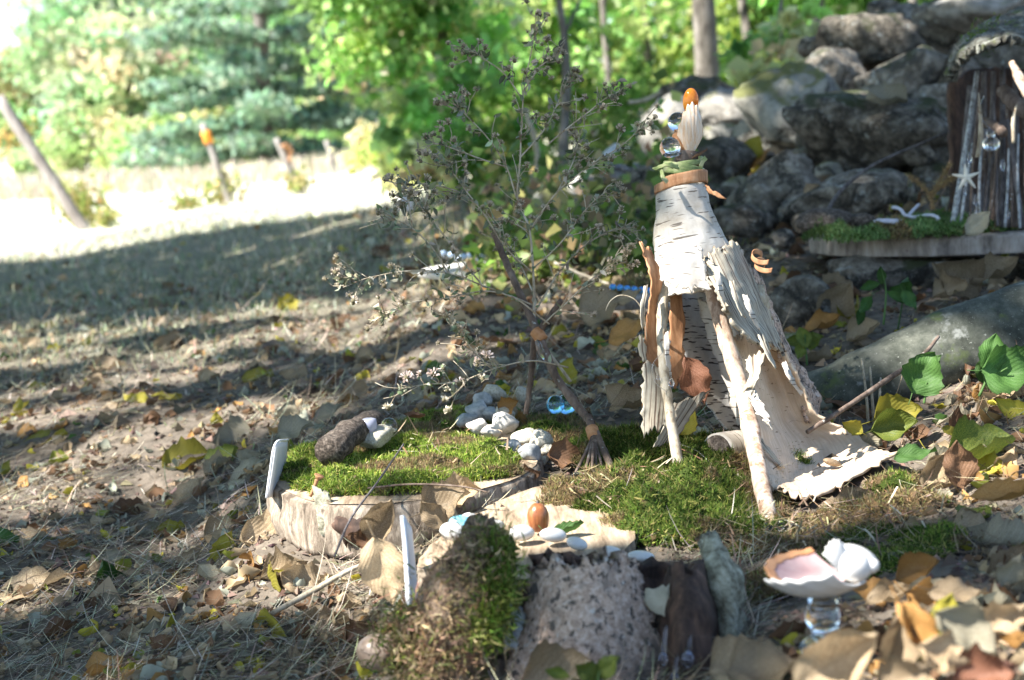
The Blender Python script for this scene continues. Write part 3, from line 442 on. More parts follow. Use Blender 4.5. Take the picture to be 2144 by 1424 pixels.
for (px, D, h), lab in zip(BUSH, BL):
    h *= .8
    b = gp(px, D); tree('field_bush', lab, 'bush', b, b+A([0, 0, h*.6]), .03, [(b+A([0, 0, h*.5]), (h*.62, h*.5, h*.52), 30, 2200, .15, [(.40,.58,.24),(.50,.62,.30),(.46,.6,.2),(.58,.6,.34)])], fol='farfol', limbs=3, group='bushes along the field edge')
def pine(px, D, h, r, lab, topx):
    b = gp(px, D); top = P(topx, -250, D); top = A([top[0], top[1], b[2]+h]); t = thing('white_pine', lab, 'pine', b, 'white pines at the field edge'); ob('trunk', tube([b-A([0, 0, .2]), (b+top)/2, top], [r, r*.8, r*.3], 10, 14, .08), M['bark'], t); gs = []; z = .4
    while z < h*.97:
        for k in range(5):
            az = R.uniform(0, 6.28); L = (1-z/h)**.7*h*.25*R.uniform(.6, 1.15)+.3; o = b+(top-b)*(z/h); d = A([math.cos(az), math.sin(az), R.uniform(-.12, .1)]); e = o+d*L
            ob('branch', tube([o, o+d*L*.6+A([0, 0, -.05]), e], [r*.16, r*.1, r*.04], 5, 6), M['bark'], t)
            n = int(300*L); f = R.random(n)**.6; q = o+d*L*f[:, None]+R.normal(size=(n, 3))*A([.20, .20, .06])*(.4+L*.18); gs.append(leafq(q, R.uniform(.10, .20, n), pick([(.24, .37, .24), (.31, .44, .30), (.39, .50, .36), (.15, .24, .15)], n, .15), .1))
        z += R.uniform(.42, .68)
    ob('needles', join(gs), M['farfol'], t)
pine(560, 27, 9.5, .15, 'blue-green white pine with layered branches behind the posts', 545); pine(655, 33, 8.0, .12, 'white pine right of and behind the largest pine', 640)
# ---- wood edge: bright saplings and shaded trees to the right
BR = [(.28, .52, .13), (.38, .60, .17), (.48, .64, .22), (.62, .66, .34), (.18, .36, .09)]
YG = [(.52, .58, .22), (.62, .62, .3), (.46, .56, .18), (.62, .54, .3), (.56, .6, .2)]
def sap(name, lab, cat, bx, by, D, tx, ty, r, crowns, m='bark', group='saplings and trees of the wood edge', limbs=4):
    b = P(bx, by, D); b[2] = zb(b[0], b[1])-.02; top = P(tx, ty, D*1.02)
    return tree(name, lab, cat, b, top, r, [(P(px, py, d), (rx, rx*.9, rz), k, n, s, cols) for (px, py, d, rx, rz, k, n, s, cols) in crowns], m, 'foliage', group, limbs)
sap('maple_sapling', 'bright sunlit maple sapling overhanging the lawn edge', 'sapling', 960, 400, 6.4, 850, -300, .03, [(790,20,6.3,.30,.30,26,1500,.052,BR),(900,110,6.2,.32,.30,26,1700,.052,BR),(860,240,6.0,.18,.14,12,500,.05,BR[:3]),(980,-80,6.4,.5,.4,24,1500,.055,BR)])
sap('maple_sapling', 'dense green sapling behind the tip of the dry aster', 'sapling', 1060, 390, 7.4, 1080, -350, .03, [(1050,60,7.4,.42,.42,26,1900,.06,GRN+BR[:3]),(1010,220,7.2,.28,.24,18,900,.055,GRN+BR[:3]),(1130,180,7.4,.28,.30,18,900,.055,GRN+BR[:2])])
sap('thin_sapling', 'brown slender trunk rising behind the dry aster', 'sapling', 1172, 400, 4.6, 1140, -160, .017, [(1190,-160,4.6,.35,.12,8,200,.06,BR),(1090,-140,4.6,.25,.1,7,150,.06,BR)], limbs=2)
sap('tree', 'thick grey dappled trunk behind the white boulder', 'tree', 1492, 330, 7.6, 1455, -900, .062, [(1460,-600,7.6,1.1,.75,20,900,.09,GRN)], limbs=3)
sap('tree', 'slim dark leaning trunk right of the thick grey trunk', 'tree', 1590, 310, 8.2, 1500, -400, .03, [(1560,60,9.4,.45,.45,20,700,.085,GRN),(1500,-350,8.2,.7,.4,12,500,.085,GRN)], limbs=3)
sap('tree', 'slim trunk between the slender sapling and the thick trunk', 'tree', 1380, 320, 9.0, 1345, -400, .028, [(1330,60,10.2,.55,.5,24,1000,.085,GRN+BR[:2]),(1400,170,9.8,.4,.25,14,500,.08,GRN)], limbs=3)
sap('tree', 'thin grey trunk with open leaves left of the thick trunk', 'tree', 1285, 330, 8.0, 1250, -400, .02, [(1250,90,9.0,.40,.45,20,800,.08,GRN+BR[:3]),(1180,30,9.0,.4,.3,14,500,.08,GRN+BR[:3])], limbs=3)
sap('tree', 'leafy tree above the dark upper stones of the wall', 'tree', 1725, 250, 7.8, 1700, -500, .035, [(1680,50,8.8,.42,.40,20,800,.085,GRN+BR[:3]),(1760,-20,8.4,.5,.35,16,600,.085,GRN+BR[:2])], limbs=3)
sap('tree', 'two-toned thin trunk above the highest wall stones', 'tree', 1915, 200, 7.0, 1885, -500, .022, [(1900,0,8.2,.5,.3,18,700,.08,BR),(1850,-160,7.6,.6,.4,12,500,.08,GRN)], limbs=3)
sap('tree', 'far trunk seen over the wall beside the stick hut', 'tree', 1820, 220, 9.5, 1790, -500, .03, [(1800,40,10,.7,.5,20,800,.1,BR),(2000,-60,10,.8,.5,18,700,.1,GRN)], limbs=3)
sap('beech_sapling', 'sapling with sunlit yellow-green leaves over the boulders', 'sapling', 1660, 250, 4.9, 1640, -60, .010, [(1640,110,4.7,.10,.13,8,90,.06,YG),(1590,70,4.8,.13,.10,6,60,.055,BR),(1600,160,4.6,.10,.05,5,50,.065,YG),(1700,60,4.8,.2,.1,7,110,.05,BR)], limbs=4)
sap('brush', 'pale sunlit brush at the lawn corner below the maple', 'bush', 800, 405, 7.6, 790, 250, .012, [(800,335,7.6,.18,.16,16,500,.05,YG),(850,330,7.4,.26,.16,18,800,.05,YG),(920,280,7.4,.22,.2,16,600,.055,YG)], limbs=5, group='undergrowth at the wood edge')
sap('brush', 'low green brush beneath the dense sapling', 'bush', 980, 420, 5.4, 980, 300, .010, [(960,350,5.4,.20,.14,16,600,.045,YG+GRN),(1060,350,5.4,.18,.15,16,500,.045,GRN),(1120,310,5.6,.2,.16,14,400,.045,GRN)], limbs=5, group='undergrowth at the wood edge')
sap('brush', 'dark undergrowth behind the thick grey trunk', 'bush', 1350, 300, 6.6, 1350, 200, .010, [(1300,230,6.4,.26,.15,16,600,.05,GRN),(1230,280,6.0,.2,.14,14,400,.045,GRN),(1400,170,7,.3,.15,14,400,.05,GRN)], limbs=5, group='undergrowth at the wood edge')
# the wood beyond: too dense to count
gs = []
for k in range(46):
    px = R.uniform(930, 2500); D = R.uniform(10.5, 19); py = R.uniform(-260, 235); p, i = clumps(P(px, py, D), (.9, .9, .55), 9, 420, .35); gs.append(leafq(p, R.uniform(.09, .18, 420), pick([GRN, BR, GRN][k % 3], 420, .2), .3))
for k in range(26):
    px = R.uniform(1000, 2450); D = R.uniform(10, 20); a = P(px, 290, D); a[2] = zb(a[0], a[1])-.1; q = P(px+R.uniform(-70, 10), -500, D); v = tube([a, q], [R.uniform(.02, .08), .02], 7, 6, .1); gs.append(v+(np.tile(A([[.10, .085, .07]])*R.uniform(.6, 1.8), (len(v[0]), 1)),))
ob('distant_wood', join(gs), M['foliage'], label='dense green wood of saplings far behind the stone wall', kind='stuff')
# ------------------------------------------------------------------ fence posts in the field
def post(tx, ty, bx, by, wpx, lab, m, seed, D=None):
    b = G(bx, by) if not D else P(bx, by, D); D = float((b-CAM)@_f); t = P(tx, ty, D); r = wpx/2/FPX*D; th = thing('fence_post', lab, 'post', b, 'leaning posts along the field'); d = b-t
    ob('shaft', tube([b+d*.08, t], [r*1.05, r*.9], 9, 12, .08, seed), M[m], th); return th, t, b, r, D
post(-2, 205, 178, 482, 27, 'tall dark post leaning far left, nearest of the row', 'post', 1)
th, t, b, r, D = post(424, 260, 484, 432, 15, 'leaning post with white tip and orange tape band', 'postpale', 2)
q0, q1 = t+(b-t)*.09, t+(b-t)*.24; ob('tape_band', tube([q0, q1], [r*1.35, r*1.35], 10, 4), M['flag'], th.children[0])
th, t, b, r, D = post(578, 290, 630, 408, 14, 'pale leaning post with a brown rag, third along the row', 'postpale', 3)
q = P(603, 322, D); ob('rag', patch([[(592, 300, D), (606, 305, D)], [(596, 325, D*1.002), (612, 322, D)], [(603, 345, D), (609, 343, D)]], 8, 5, .01, .02, .02, 4), M['orangebark'], th)
post(683, 295, 708, 378, 11, 'thin pale post near the right end of the field', 'postpale', 4, 15); post(661, 335, 670, 366, 7, 'tiny distant post left of the thin pale post', 'postpale', 5, 21)
def weed(px, py, lab, h, n, cols, leaves=60, spread=.5, D=None, s=.03):
    b = G(px, py) if not D else P(px, py, D); o = b+R.normal(size=(n, 3))*A([.12, .12, 0])*h*1.2*spread; o[:, 2] = zb(o[:, 0], o[:, 1]); g = [blades(o, R.uniform(.5, 1.1, n)*h, np.full(n, .004+.012*h), R.uniform(0, 6.28, n), R.uniform(.9, 1.5, n), R.normal(-.3, .3, n), pick(cols, n, .2))]
    p = b+R.normal(size=(leaves, 3))*A([.28, .28, .22])*h*spread*1.6+A([0, 0, h*.4]); p[:, 2] = np.maximum(p[:, 2], b[2]+.01); g.append(leafq(p, R.uniform(.6, 1.4, leaves)*s, pick(cols, leaves, .2)))
    return ob('weed_clump', join(g), M['farfol'], label=lab, kind='stuff')
WG = [(.30, .36, .10), (.40, .38, .14), (.24, .30, .08), (.5, .42, .18)]
weed(175, 475, 'leafy weed clump at the foot of the nearest post', .30, 90, WG, 420, .6, s=.035); weed(225, 478, 'low weeds just right of the nearest post', .12, 40, WG, 140, .6, s=.03); weed(470, 432, 'green weeds at the foot of the orange-banded post', .20, 60, WG, 200, .7, s=.035); weed(390, 440, 'strip of low weeds left of the orange-banded post', .10, 60, WG, 200, 1.3, s=.03); weed(625, 408, 'small weeds at the foot of the pale third post', .18, 50, WG, 120, .6, s=.04); weed(130, 430, 'thin tall weeds beside the nearest leaning post', .28, 50, WG, 160, .6, s=.03)
# ------------------------------------------------------------------ stone wall: every stone a thing
def wall(px, py, wpx, hpx, D, m, lab, seed, depth=None, cuts=7, rot=None, rough=.10, sub=36):
    c = P(px, py, D); rx, rz = wpx/2/FPX*D, hpx/2/FPX*D
    return ob('field_stone', rock(c, (rx*1.14, depth or (rx+rz)*.6, rz*1.17), seed, cuts+4, 60, rot, rough), M[m], label=lab, cat='stone', group='stones of the tumbled wall')
wall(1812,100,190,128,3.5,'stonedark','dark angular stone high on the wall, left of the top',1,rough=.14)
wall(1885,72,170,110,3.75,'stone','grey stone on the wall crest with a lit face',2)
wall(1752,165,118,122,3.35,'stone','upright stone at the left end of the upper course',3)
wall(1898,175,240,140,3.2,'stone','broad lichen-spotted stone in the middle of the wall',4)
wall(1985,75,160,125,3.6,'stone','rounded stone under the pinkish top stone',5)
wall(2062,12,175,100,3.5,'stonelight','pinkish pale stone topping the wall above the hut',6)
wall(1962,226,112,78,2.75,'stone','small smooth grey stone resting beside the hut',7,cuts=3,rough=.05)
wall(1842,300,345,225,2.85,'stonedark','largest dark mossy stone in the wall centre',8,cuts=9,sub=48,rough=.13)
wall(1655,250,190,190,3.25,'stonemoss','mossy sloping stone left of the largest stone',9,rough=.13)
wall(1772,425,240,95,2.5,'stone','low sloping slab stone in front of the largest stone',10,rot=rotm(.1,-.22,.1))
wall(1622,402,185,140,2.65,'stone','rounded lichen-streaked stone behind the birch house',11,cuts=5)
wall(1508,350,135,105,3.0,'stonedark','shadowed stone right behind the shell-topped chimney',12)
wall(1400,275,112,140,3.7,'stonelight','tall white sunlit boulder behind the shell',131,cuts=0,rough=.06)
wall(1540,234,135,78,3.8,'stonelight','pale sunlit stone right of the white boulder',14,cuts=-1)
wall(1582,288,84,74,3.4,'stonemoss','small moss-topped sunlit stone right of the shell',15)
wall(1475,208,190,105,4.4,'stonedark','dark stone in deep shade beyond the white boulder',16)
wall(1362,402,100,92,2.95,'stone','grey stone left of the birch house neck',17)
wall(1215,445,185,100,3.0,'stonemoss','moss-covered stone under the white branch',18,rough=.06)
wall(1505,300,90,70,3.6,'stonemoss','narrow mossy stone between the boulder and pale stone',19)
wall(1735,250,120,90,3.3,'stonedark','wedge of dark stone in the upper wall joint',20)
wall(1990,400,220,190,2.75,'stonedark','dark stone behind the starfish and dry fern',21)
wall(2150,150,200,180,3.2,'stonedark','dark stone behind the hut roof at the right edge',22)
wall(2180,330,220,220,2.9,'stonedark','dark stone hidden behind the hut sticks',23)
wall(1700,340,110,80,2.9,'stone','stone filling the gap below the mossy sloping stone',24)
wall(1560,470,120,70,2.45,'stonedark','low dark stone near the birch house shoulder',25)
wall(1690,640,130,100,1.95,'stonedark','squat grey-green stone between the birch house and root',26,cuts=4,rough=.06)
wall(1650,740,90,70,1.8,'stonemoss','small mossy stone peeking out above the root',27,rough=.06)
wall(1845,578,230,105,2.16,'stone','flat grey stone propping up the hut slab',28,depth=.1,cuts=4,rough=.05)
wall(2090,600,260,120,2.25,'stonedark','dark stone under the right side of the hut slab',29)
wall(1620,190,90,60,4.2,'stonedark','far dark stone at the wall end under the yellow leaves',30)
wall(1690,190,110,90,3.9,'stonemoss','mossy stone on the far left slope of the wall',31)
wall(1480,420,80,60,2.75,'stonedark','small dark stone below the shadowed stone',32)
wall(2010,190,110,120,3.1,'stonedark','dark stone between the wall centre and the hut roof',33)
wall(1780,520,120,70,2.35,'stonedark','small dark stone behind the left rim of the hut slab',34)
FS = [(1700,100,50,40,3.6,'left of the dark angular top stone'),(1945,130,60,45,3.25,'between crest and lichen-spotted stone'),(1835,195,50,34,3.1,'wedged above the largest dark stone'),(1780,215,60,40,3.05,'left above the largest dark stone'),(1700,290,60,44,2.95,'against the mossy sloping stone'),(1740,365,56,40,2.75,'at the lower left of the largest stone'),(1930,320,60,50,2.7,'at the right end of the largest stone'),(1660,345,60,40,2.85,'above the rounded lichen-streaked stone'),(1545,395,56,40,2.8,'beside the birch house neck'),(1600,330,44,30,3.1,'under the sunlit moss-topped stone'),(1690,470,60,36,2.45,'at the foot of the low slab stone'),(1870,400,70,44,2.55,'below the largest stone on the right'),(1640,500,50,34,2.3,'on the litter below the wall'),(1440,335,50,36,3.2,'at the foot of the white boulder'),(1320,440,60,40,2.8,'left of the grey neck stone'),(2020,120,60,50,3.2,'behind the tip of the hut roof'),(1850,30,70,50,3.9,'on the far side of the wall crest'),(1770,60,60,46,3.8,'on the crest left of the grey crest stone')]
for k, (a, b, c_, d_, e_, lab) in enumerate(FS): wall(a, b, c_, d_, e_, ['stone', 'stonedark', 'stonemoss'][k % 3], 'small filler stone '+lab, 300+k, cuts=3)
# ------------------------------------------------------------------ moss
MG = [(.09, .15, .022), (.14, .205, .035), (.20, .245, .05), (.31, .30, .10), (.06, .10, .02)]
MB = [(.26, .19, .09), (.34, .26, .13), (.20, .20, .07), (.16, .12, .07)]
def fronds(p, L, w, cols, up=1.0, nrm=None):
    n = len(p); d = R.normal(size=(n, 3))*.75+(A([0, 0, up]) if nrm is None else nrm*up); d /= np.linalg.norm(d, axis=1)[:, None]; s = np.cross(d, R.normal(size=(n, 3))); s /= np.linalg.norm(s, axis=1)[:, None]; e = R.normal(size=(n, 3))*.35
    Lc, wc = L[:, None], w[:, None]; V = np.stack([p-s*wc*.35, p+s*wc*.35, p+d*Lc*.55+s*wc*.5, p+d*Lc*.55-s*wc*.5, p+(d+e)*Lc], 1).reshape(-1, 3); i = np.arange(n)[:, None]*5
    return V, [i+A([[0, 1, 2, 3]]), i+A([[3, 2, 4]])], np.zeros((n*5, 2)), np.repeat(cols, 5, 0)
def mossbed(lab, ells, zf, H, n, L=.007, w=.0016, seed=0, brown=.15, cols=MG, res=.004, name='moss'):
    e = A(ells); x0, x1 = (e[:, 0]-e[:, 2]).min()-.01, (e[:, 0]+e[:, 2]).max()+.01; y0, y1 = (e[:, 1]-e[:, 3]).min()-.01, (e[:, 1]+e[:, 3]).max()+.01
    def hf(x, y):
        pt = np.stack([x, y, 0*x], -1); wob = .22*fbm(pt, 35, seed+1, 2); m = np.full(x.shape, -9.)
        for (a, b, rx, ry) in ells: m = np.maximum(m, 1-((x-a)/rx)**2-((y-b)/ry)**2+wob)
        return m, H*np.sqrt(np.clip(m, 0, 1))*(.70+.60*fbm(pt, 26, seed+2, 2)+.32*fbm(pt, 95, seed+3, 2))
    X, Y = np.meshgrid(np.arange(x0, x1, res), np.arange(y0, y1, res)); m, h = hf(X, Y); Z = zf(X, Y)+np.where(m > 0, h, -.003); nr, nc = X.shape; F = gridF(nr, nc); keep = (m.ravel()[F] > -.05).all(1)
    V = np.stack([X, Y, Z], -1).reshape(-1, 3); used = np.zeros(len(V), bool); used[F[keep].ravel()] = True; idx = np.cumsum(used)-1; V = V[used]; F = idx[F[keep]]
    br = fbm(V, 22, seed+7)[:, None] > .55-brown*2; c = np.where(br, A([[.12, .08, .04]]), A([[.05, .075, .015]]))*(1+.3*vn(V, 120, 4)[:, None]); g0 = (V, [F], np.zeros((len(V), 2)), np.clip(c, .005, 1))
    x = R.uniform(x0, x1, n*2); y = R.uniform(y0, y1, n*2); m, h = hf(x, y); k = m > .02; x, y, h = x[k][:n], y[k][:n], h[k][:n]; p = np.stack([x, y, zf(x, y)+h-.002], 1); q = fbm(p, 22, seed+7) > .55-brown*2; nn = len(p)
    cc = np.where(q[:, None], pick(MB, nn, .2), pick(cols, nn, .2)*(1+.45*fbm(p, 16, seed+9)[:, None])); g1 = fronds(p, L*R.uniform(.5, 1.4, nn), w*R.uniform(.7, 1.3, nn), np.clip(cc, .01, .9))
    return ob(name, join([g0, g1]), M['moss'], label=lab, kind='stuff')
def GE(px, py, rx, ry): q = G(px, py); return (q[0], q[1], rx, ry)
def PE(px, py, D, rx, ry): q = P(px, py, D); return (q[0], q[1], rx, ry)
mossbed('green moss carpet growing in front of the birch house', [PE(1420,1050,1.25,.085,.055), PE(1320,1020,1.31,.055,.05), PE(1500,1090,1.2,.06,.05), PE(1440,1100,1.19,.07,.045), PE(1390,960,1.42,.09,.05), PE(1560,980,1.36,.06,.05), PE(1370,1120,1.19,.035,.04)], zb, .030, 90000, .0050, .0010, 3, .14)
mossbed('patchy green and brown moss right of the front post', [PE(1700,1100,1.13,.06,.03), PE(1800,1060,1.18,.07,.035), PE(1820,1150,1.06,.06,.035), PE(1640,1180,1.05,.04,.03), PE(1880,990,1.26,.03,.02), PE(1930,1130,1.08,.03,.03)], zb, .014, 36000, .0042, .0010, 6, .32)
mossbed('brown-green moss tuft around the twig broom foot', [PE(1210,985,1.30,.03,.025), PE(1190,1010,1.27,.03,.02), PE(1270,960,1.35,.03,.03)], zb, .018, 9000, .005, .0011, 9, .4)
# ------------------------------------------------------------------ wood slice with moss
DC = P(850, 962, 1.41); DZ = .122
def slicedisc(c, rx, ry, ztop, th, seed, nseg=72, wob=.07, tilt=(0, 0), mats=('cut', 'slicebark'), parent=None, flare=.06):
    a = np.linspace(0, 2*math.pi, nseg, endpoint=False); rr = 1+wob*vn(np.stack([np.cos(a)*1.4, np.sin(a)*1.4, 0*a+seed], 1), 1, seed)+.3*wob*vn(np.stack([np.cos(a)*6, np.sin(a)*6, 0*a], 1), 1, seed+1)
    def ring(k, z): x = c[0]+np.cos(a)*rx*rr*k; y = c[1]+np.sin(a)*ry*rr*k; return np.stack([x, y, z+tilt[0]*(x-c[0])+tilt[1]*(y-c[1])], 1)
    rings = [ring(.001, ztop), ring(.5, ztop+.0005), ring(.96, ztop)]; V = np.vstack(rings); F = []
    j = np.arange(nseg); k = (j+1) % nseg
    for q in range(2): F.append(np.stack([q*nseg+j, q*nseg+k, (q+1)*nseg+k, (q+1)*nseg+j], 1)[:, ::-1])
    top = (V, [np.vstack(F)], V[:, :2]); zz = np.r_[ztop, np.linspace(ztop-.003, ztop-th, 9), ztop-th-.001]; ks = np.r_[.955, 1+flare*np.linspace(0, 1, 9)*0, .3]
    S = np.vstack([ring(kk+(-flare*abs(i-5)/5*.3), z) for i, (kk, z) in enumerate(zip(ks, zz))]); d = S-A([c[0], c[1], 0]); d[:, 2] = 0; d /= np.linalg.norm(d, axis=1)[:, None]+1e-9
    S = S+d*(.0022*fbm(S*A([1, 1, .25]), 110, seed+3)+.004*fbm(S, 28, seed+4))[:, None]; F = []
    for q in range(len(zz)-1): F.append(np.stack([q*nseg+j, q*nseg+k, (q+1)*nseg+k, (q+1)*nseg+j], 1)[:, ::-1])
    ob('sawn_top', top, M[mats[0]], parent); ob('rim', (S, [np.vstack(F)], np.zeros((len(S), 2))), M[mats[1]], parent)
def bits(n, cx, cy, rx, ry, zf, lab):
    a = R.uniform(0, 6.28, n); q = np.sqrt(R.random(n)); x = cx+np.cos(a)*q*rx; y = cy+np.sin(a)*q*ry; b = np.stack([x, y, zf(x, y)+R.uniform(.008, .022, n)], 1); g1 = blades(b, R.uniform(.004, .03, n), R.uniform(.0006, .0022, n), R.uniform(0, 6.28, n), R.normal(.0, .3, n), R.normal(0, .4, n), pick([(.4, .3, .18), (.25, .16, .09), (.5, .42, .3), (.16, .1, .06)], n)); return ob('moss_litter', g1, M['litter'], label=lab, kind='stuff')
q = P(1420, 1040, 1.27); bits(260, q[0], q[1], .10, .08, zb, 'needles and leaf crumbs caught in the house moss'); q = P(1770, 1090, 1.14); bits(200, q[0], q[1], .10, .06, zb, 'leaf crumbs caught in the right-hand moss')
q = P(850, 962, 1.41); bits(160, q[0], q[1], .11, .12, lambda x, y: np.full(np.shape(x), .117), 'needles and crumbs caught in the slice moss')
th = thing('wood_slice', 'thick round slice of log bearing moss, pebbles and marbles', 'wood slice', (DC[0], DC[1], DZ-.045)); slicedisc(DC, .128, .150, DZ, .046, 5, parent=th)
q = P(668, 1060, 1.283); ob('lichen_patch', patch([[(652, 1015, 1.283), (690, 1030, 1.279)], [(660, 1060, 1.281), (700, 1075, 1.276)], [(672, 1120, 1.280), (712, 1120, 1.277)]], 14, 9, .004, .003, .004, 3), M['greenlichen'], th.children[1])
ob('loose_bark', patch([[(705, 1082, 1.268), (765, 1082, 1.262)], [(700, 1105, 1.262), (770, 1108, 1.256)], [(720, 1135, 1.266), (765, 1138, 1.262)]], 12, 12, .003, .004, .005, 8), M['darkbark'], th.children[1])
dz = lambda x, y: np.full(np.shape(x), DZ)
mossbed('bright green moss carpet covering the round wood slice', [PE(760,985,1.38,.075,.055), PE(900,980,1.37,.075,.05), PE(980,960,1.41,.05,.06), PE(840,920,1.47,.09,.06), PE(700,930,1.45,.05,.055), PE(1010,990,1.35,.035,.03), PE(940,870,1.58,.08,.05), PE(690,1008,1.34,.035,.022), PE(770,1022,1.315,.05,.02), PE(860,1024,1.305,.05,.02), PE(640,955,1.40,.025,.03)], dz, .015, 76000, .0044, .0010, 12, .20, [(.16,.24,.03),(.23,.31,.045),(.31,.37,.07),(.40,.40,.12),(.10,.16,.02)])
mossbed('dark moss cushion on the back of the wood slice right side', [PE(1180,880,1.5,.05,.045), PE(1250,880,1.48,.035,.04), PE(1130,870,1.56,.045,.04), PE(1050,850,1.6,.05,.04)], lambda x, y: np.full(np.shape(x), DZ-.004), .016, 22000, .0048, .0012, 15, .22)
# ---- on the slice: driftwood, stone, glass
ob('driftwood_chunk', tube(PP([(686,946,1.365),(712,925,1.385),(745,902,1.42),(782,882,1.47)]), [.0135,.0140,.0125,.011], 9, 14, .28, 3), M['driftwood'], label='dark weathered wood chunk lying like a bench on the moss', cat='wood')
c = P(785, 914, 1.43); ob('flat_stone', rock(c, (.019, .017, .0085), 41, 6, 30, rough=.05), M['granite'], label='flat speckled stone carrying a frosted glass bead', cat='stone')
def lathe(c, prof, seg=20, axis=None):
    a = np.linspace(0, 2*math.pi, seg, endpoint=False); pr = A(prof, dtype=float); V = np.concatenate([np.stack([r*np.cos(a), r*np.sin(a), 0*a+z], 1) for r, z in pr])
    if axis is not None: V = V@A(Vector((0, 0, 1)).rotation_difference(Vector(axis)).to_matrix()).T
    j = np.arange(seg); k = (j+1) % seg; F = np.vstack([np.stack([q*seg+j, q*seg+k, (q+1)*seg+k, (q+1)*seg+j], 1) for q in range(len(pr)-1)]); return V+A(c), [F], np.zeros((len(V), 2))
ob('glass_bead', lathe(P(773, 903, 1.425), [(.0001, 0), (.0065, 0), (.0078, .004), (.0078, .007), (.0072, .0115), (.0045, .0122), (.0001, .0118)]), M['glassfrost'], label='frosted faceted glass bead standing on the flat stone', cat='bead')
ob('glass_marble', ell(P(815, 892, 1.437), (.0080,)*3, 28, 18), M['glassclear'], label='clear glass marble behind the flat stone', cat='marble')
# pebbles
def peb(px, py, D, w, h, m, lab, seed, grp):
    return ob('pebble', rock(P(px, py, D), (w/2/FPX*D*1.1, (w+h)/4/FPX*D, h/2/FPX*D*1.1), seed, 12, 26, rough=.05), M[m], label=lab, cat='pebble', group=grp)
g1 = 'grey pebbles piled at the back'; g2 = 'white pebbles in the sun'; g3 = 'round pebbles at the slice edge'
for a in [(1035,822,1.60,50,36,'topmost grey pebble at the back of the pile'),(1008,838,1.58,40,30,'grey pebble left below the topmost one'),(1000,862,1.555,56,44,'large pale grey pebble at the left of the back pile'),(1030,868,1.55,40,32,'small grey pebble in the middle of the back pile'),(1095,825,1.6,40,30,'grey pebble alone right of the back pile'),(978,880,1.54,44,30,'grey pebble at the lower left foot of the pile'),(1055,870,1.54,44,40,'brownish grey pebble right of the back pile')]: peb(*a[:5], ['pebble', 'granite'][int(a[0]) % 2], a[5], int(a[0]), g1)
for a in [(1000,893,1.50,52,32,'chalky white pebble at the left of the sunlit three'),(1030,905,1.485,46,30,'white pebble in front of the sunlit three'),(1055,888,1.49,58,44,'angular white pebble tallest of the sunlit three')]: peb(*a[:5], 'pebblew', a[5], int(a[0]), g2)
for a in [(1072,942,1.42,46,40,'egg-shaped grey pebble at the left of the edge group'),(1108,950,1.40,50,38,'round pale pebble at the front of the edge group'),(1130,922,1.44,56,40,'grey pebble at the back of the edge group'),(1098,915,1.45,50,34,'pebble at the back left of the edge group'),(1150,945,1.42,32,26,'small dark grey pebble at the right of the edge group'),(1138,962,1.41,26,20,'tiny brown pebble tucked under the edge group')]: peb(*a[:5], ['pebble', 'granite'][int(a[0])//2 % 2], a[5], int(a[0]), g3)
peb(935, 938, 1.42, 16, 8, 'pebblew', 'tiny white pebble lying alone on the moss', 77, g2)
for k in range(1):
    a, b = [(1118, 938), (1128, 935)][k]; t = np.linspace(0, 3.4, 12); q = P(a, b, 1.405); ob('wire_curl', tube(q+np.stack([.003*np.cos(t), .001*t*.3, .003*np.sin(t)+.001*t], 1), .0006, 5, 14), M['darkstick'], label='black wire hook between the round edge pebbles', cat='wire')
# blue marbles
for (px, py, D, r, lab) in [(1163, 847, 1.53, .0095, 'bright blue glass marble, left of the pair under the stick'), (1187, 846, 1.54, .0105, 'pale blue glass marble, right of the pair under the stick')]: ob('glass_marble', ell(P(px, py, D), (r,)*3, 26, 16), M['glassblue'], label=lab, cat='marble', group='blue marbles on the moss')
ob('mushroom', join([tube(PP([(650, 1040, 1.29), (660, 1015, 1.29), (664, 1004, 1.29)]), [.0014, .0016, .002], 8, 8), lathe(P(666, 1003, 1.29), [(.0016, 0), (.0045, .0028), (.0042, .0036), (.001, .0016)], 12, (.45, 0, 1))]), M['orangebark'], label='tiny rusty-brown funnel mushroom on the slice rim', cat='mushroom')
# ------------------------------------------------------------------ signs
def card(name, corners, lab, th_=.002):
    t = thing(name, lab, 'sign', A([P(*c) for c in corners]).min(0)); ob('card_face', patch([[corners[0], corners[1]], [corners[3], corners[2]]], 10, 6, th_, .0006, 0, 3, 20), M['card'], t); return t
t = card('sign_card', [(578, 928, 1.33), (600, 921, 1.40), (590, 1035, 1.42), (560, 1042, 1.33)], 'thin white card leaning on the left rim of the wood slice'); ob('sleeve_edge', tube(PP([(603, 921, 1.40), (577, 929, 1.33), (566, 985, 1.328), (558, 1043, 1.328)]), .0012, 6, 20), M['cardedge'], t.children[0])
t = card('sign_card', [(843, 1082, 1.04), (858, 1110, 1.10), (874, 1262, 1.08), (856, 1265, 1.03)], 'white pointed card seen edge-on before the mossy bark', .0035); ob('sleeve_edge', tube(PP([(842, 1080, 1.04), (850, 1150, 1.035), (858, 1268, 1.03)]), .0016, 6, 16), M['cardedge'], t.children[0])
t = card('sign_card', [(835, 404, 4.4), (866, 406, 4.45), (862, 444, 4.45), (836, 440, 4.4)], 'small white card on a thin stake in the far shade', .006); ob('stake', tube(PP([(851, 440, 4.43), (852, 505, 4.43)]), .005, 6), M['palestick'], t)
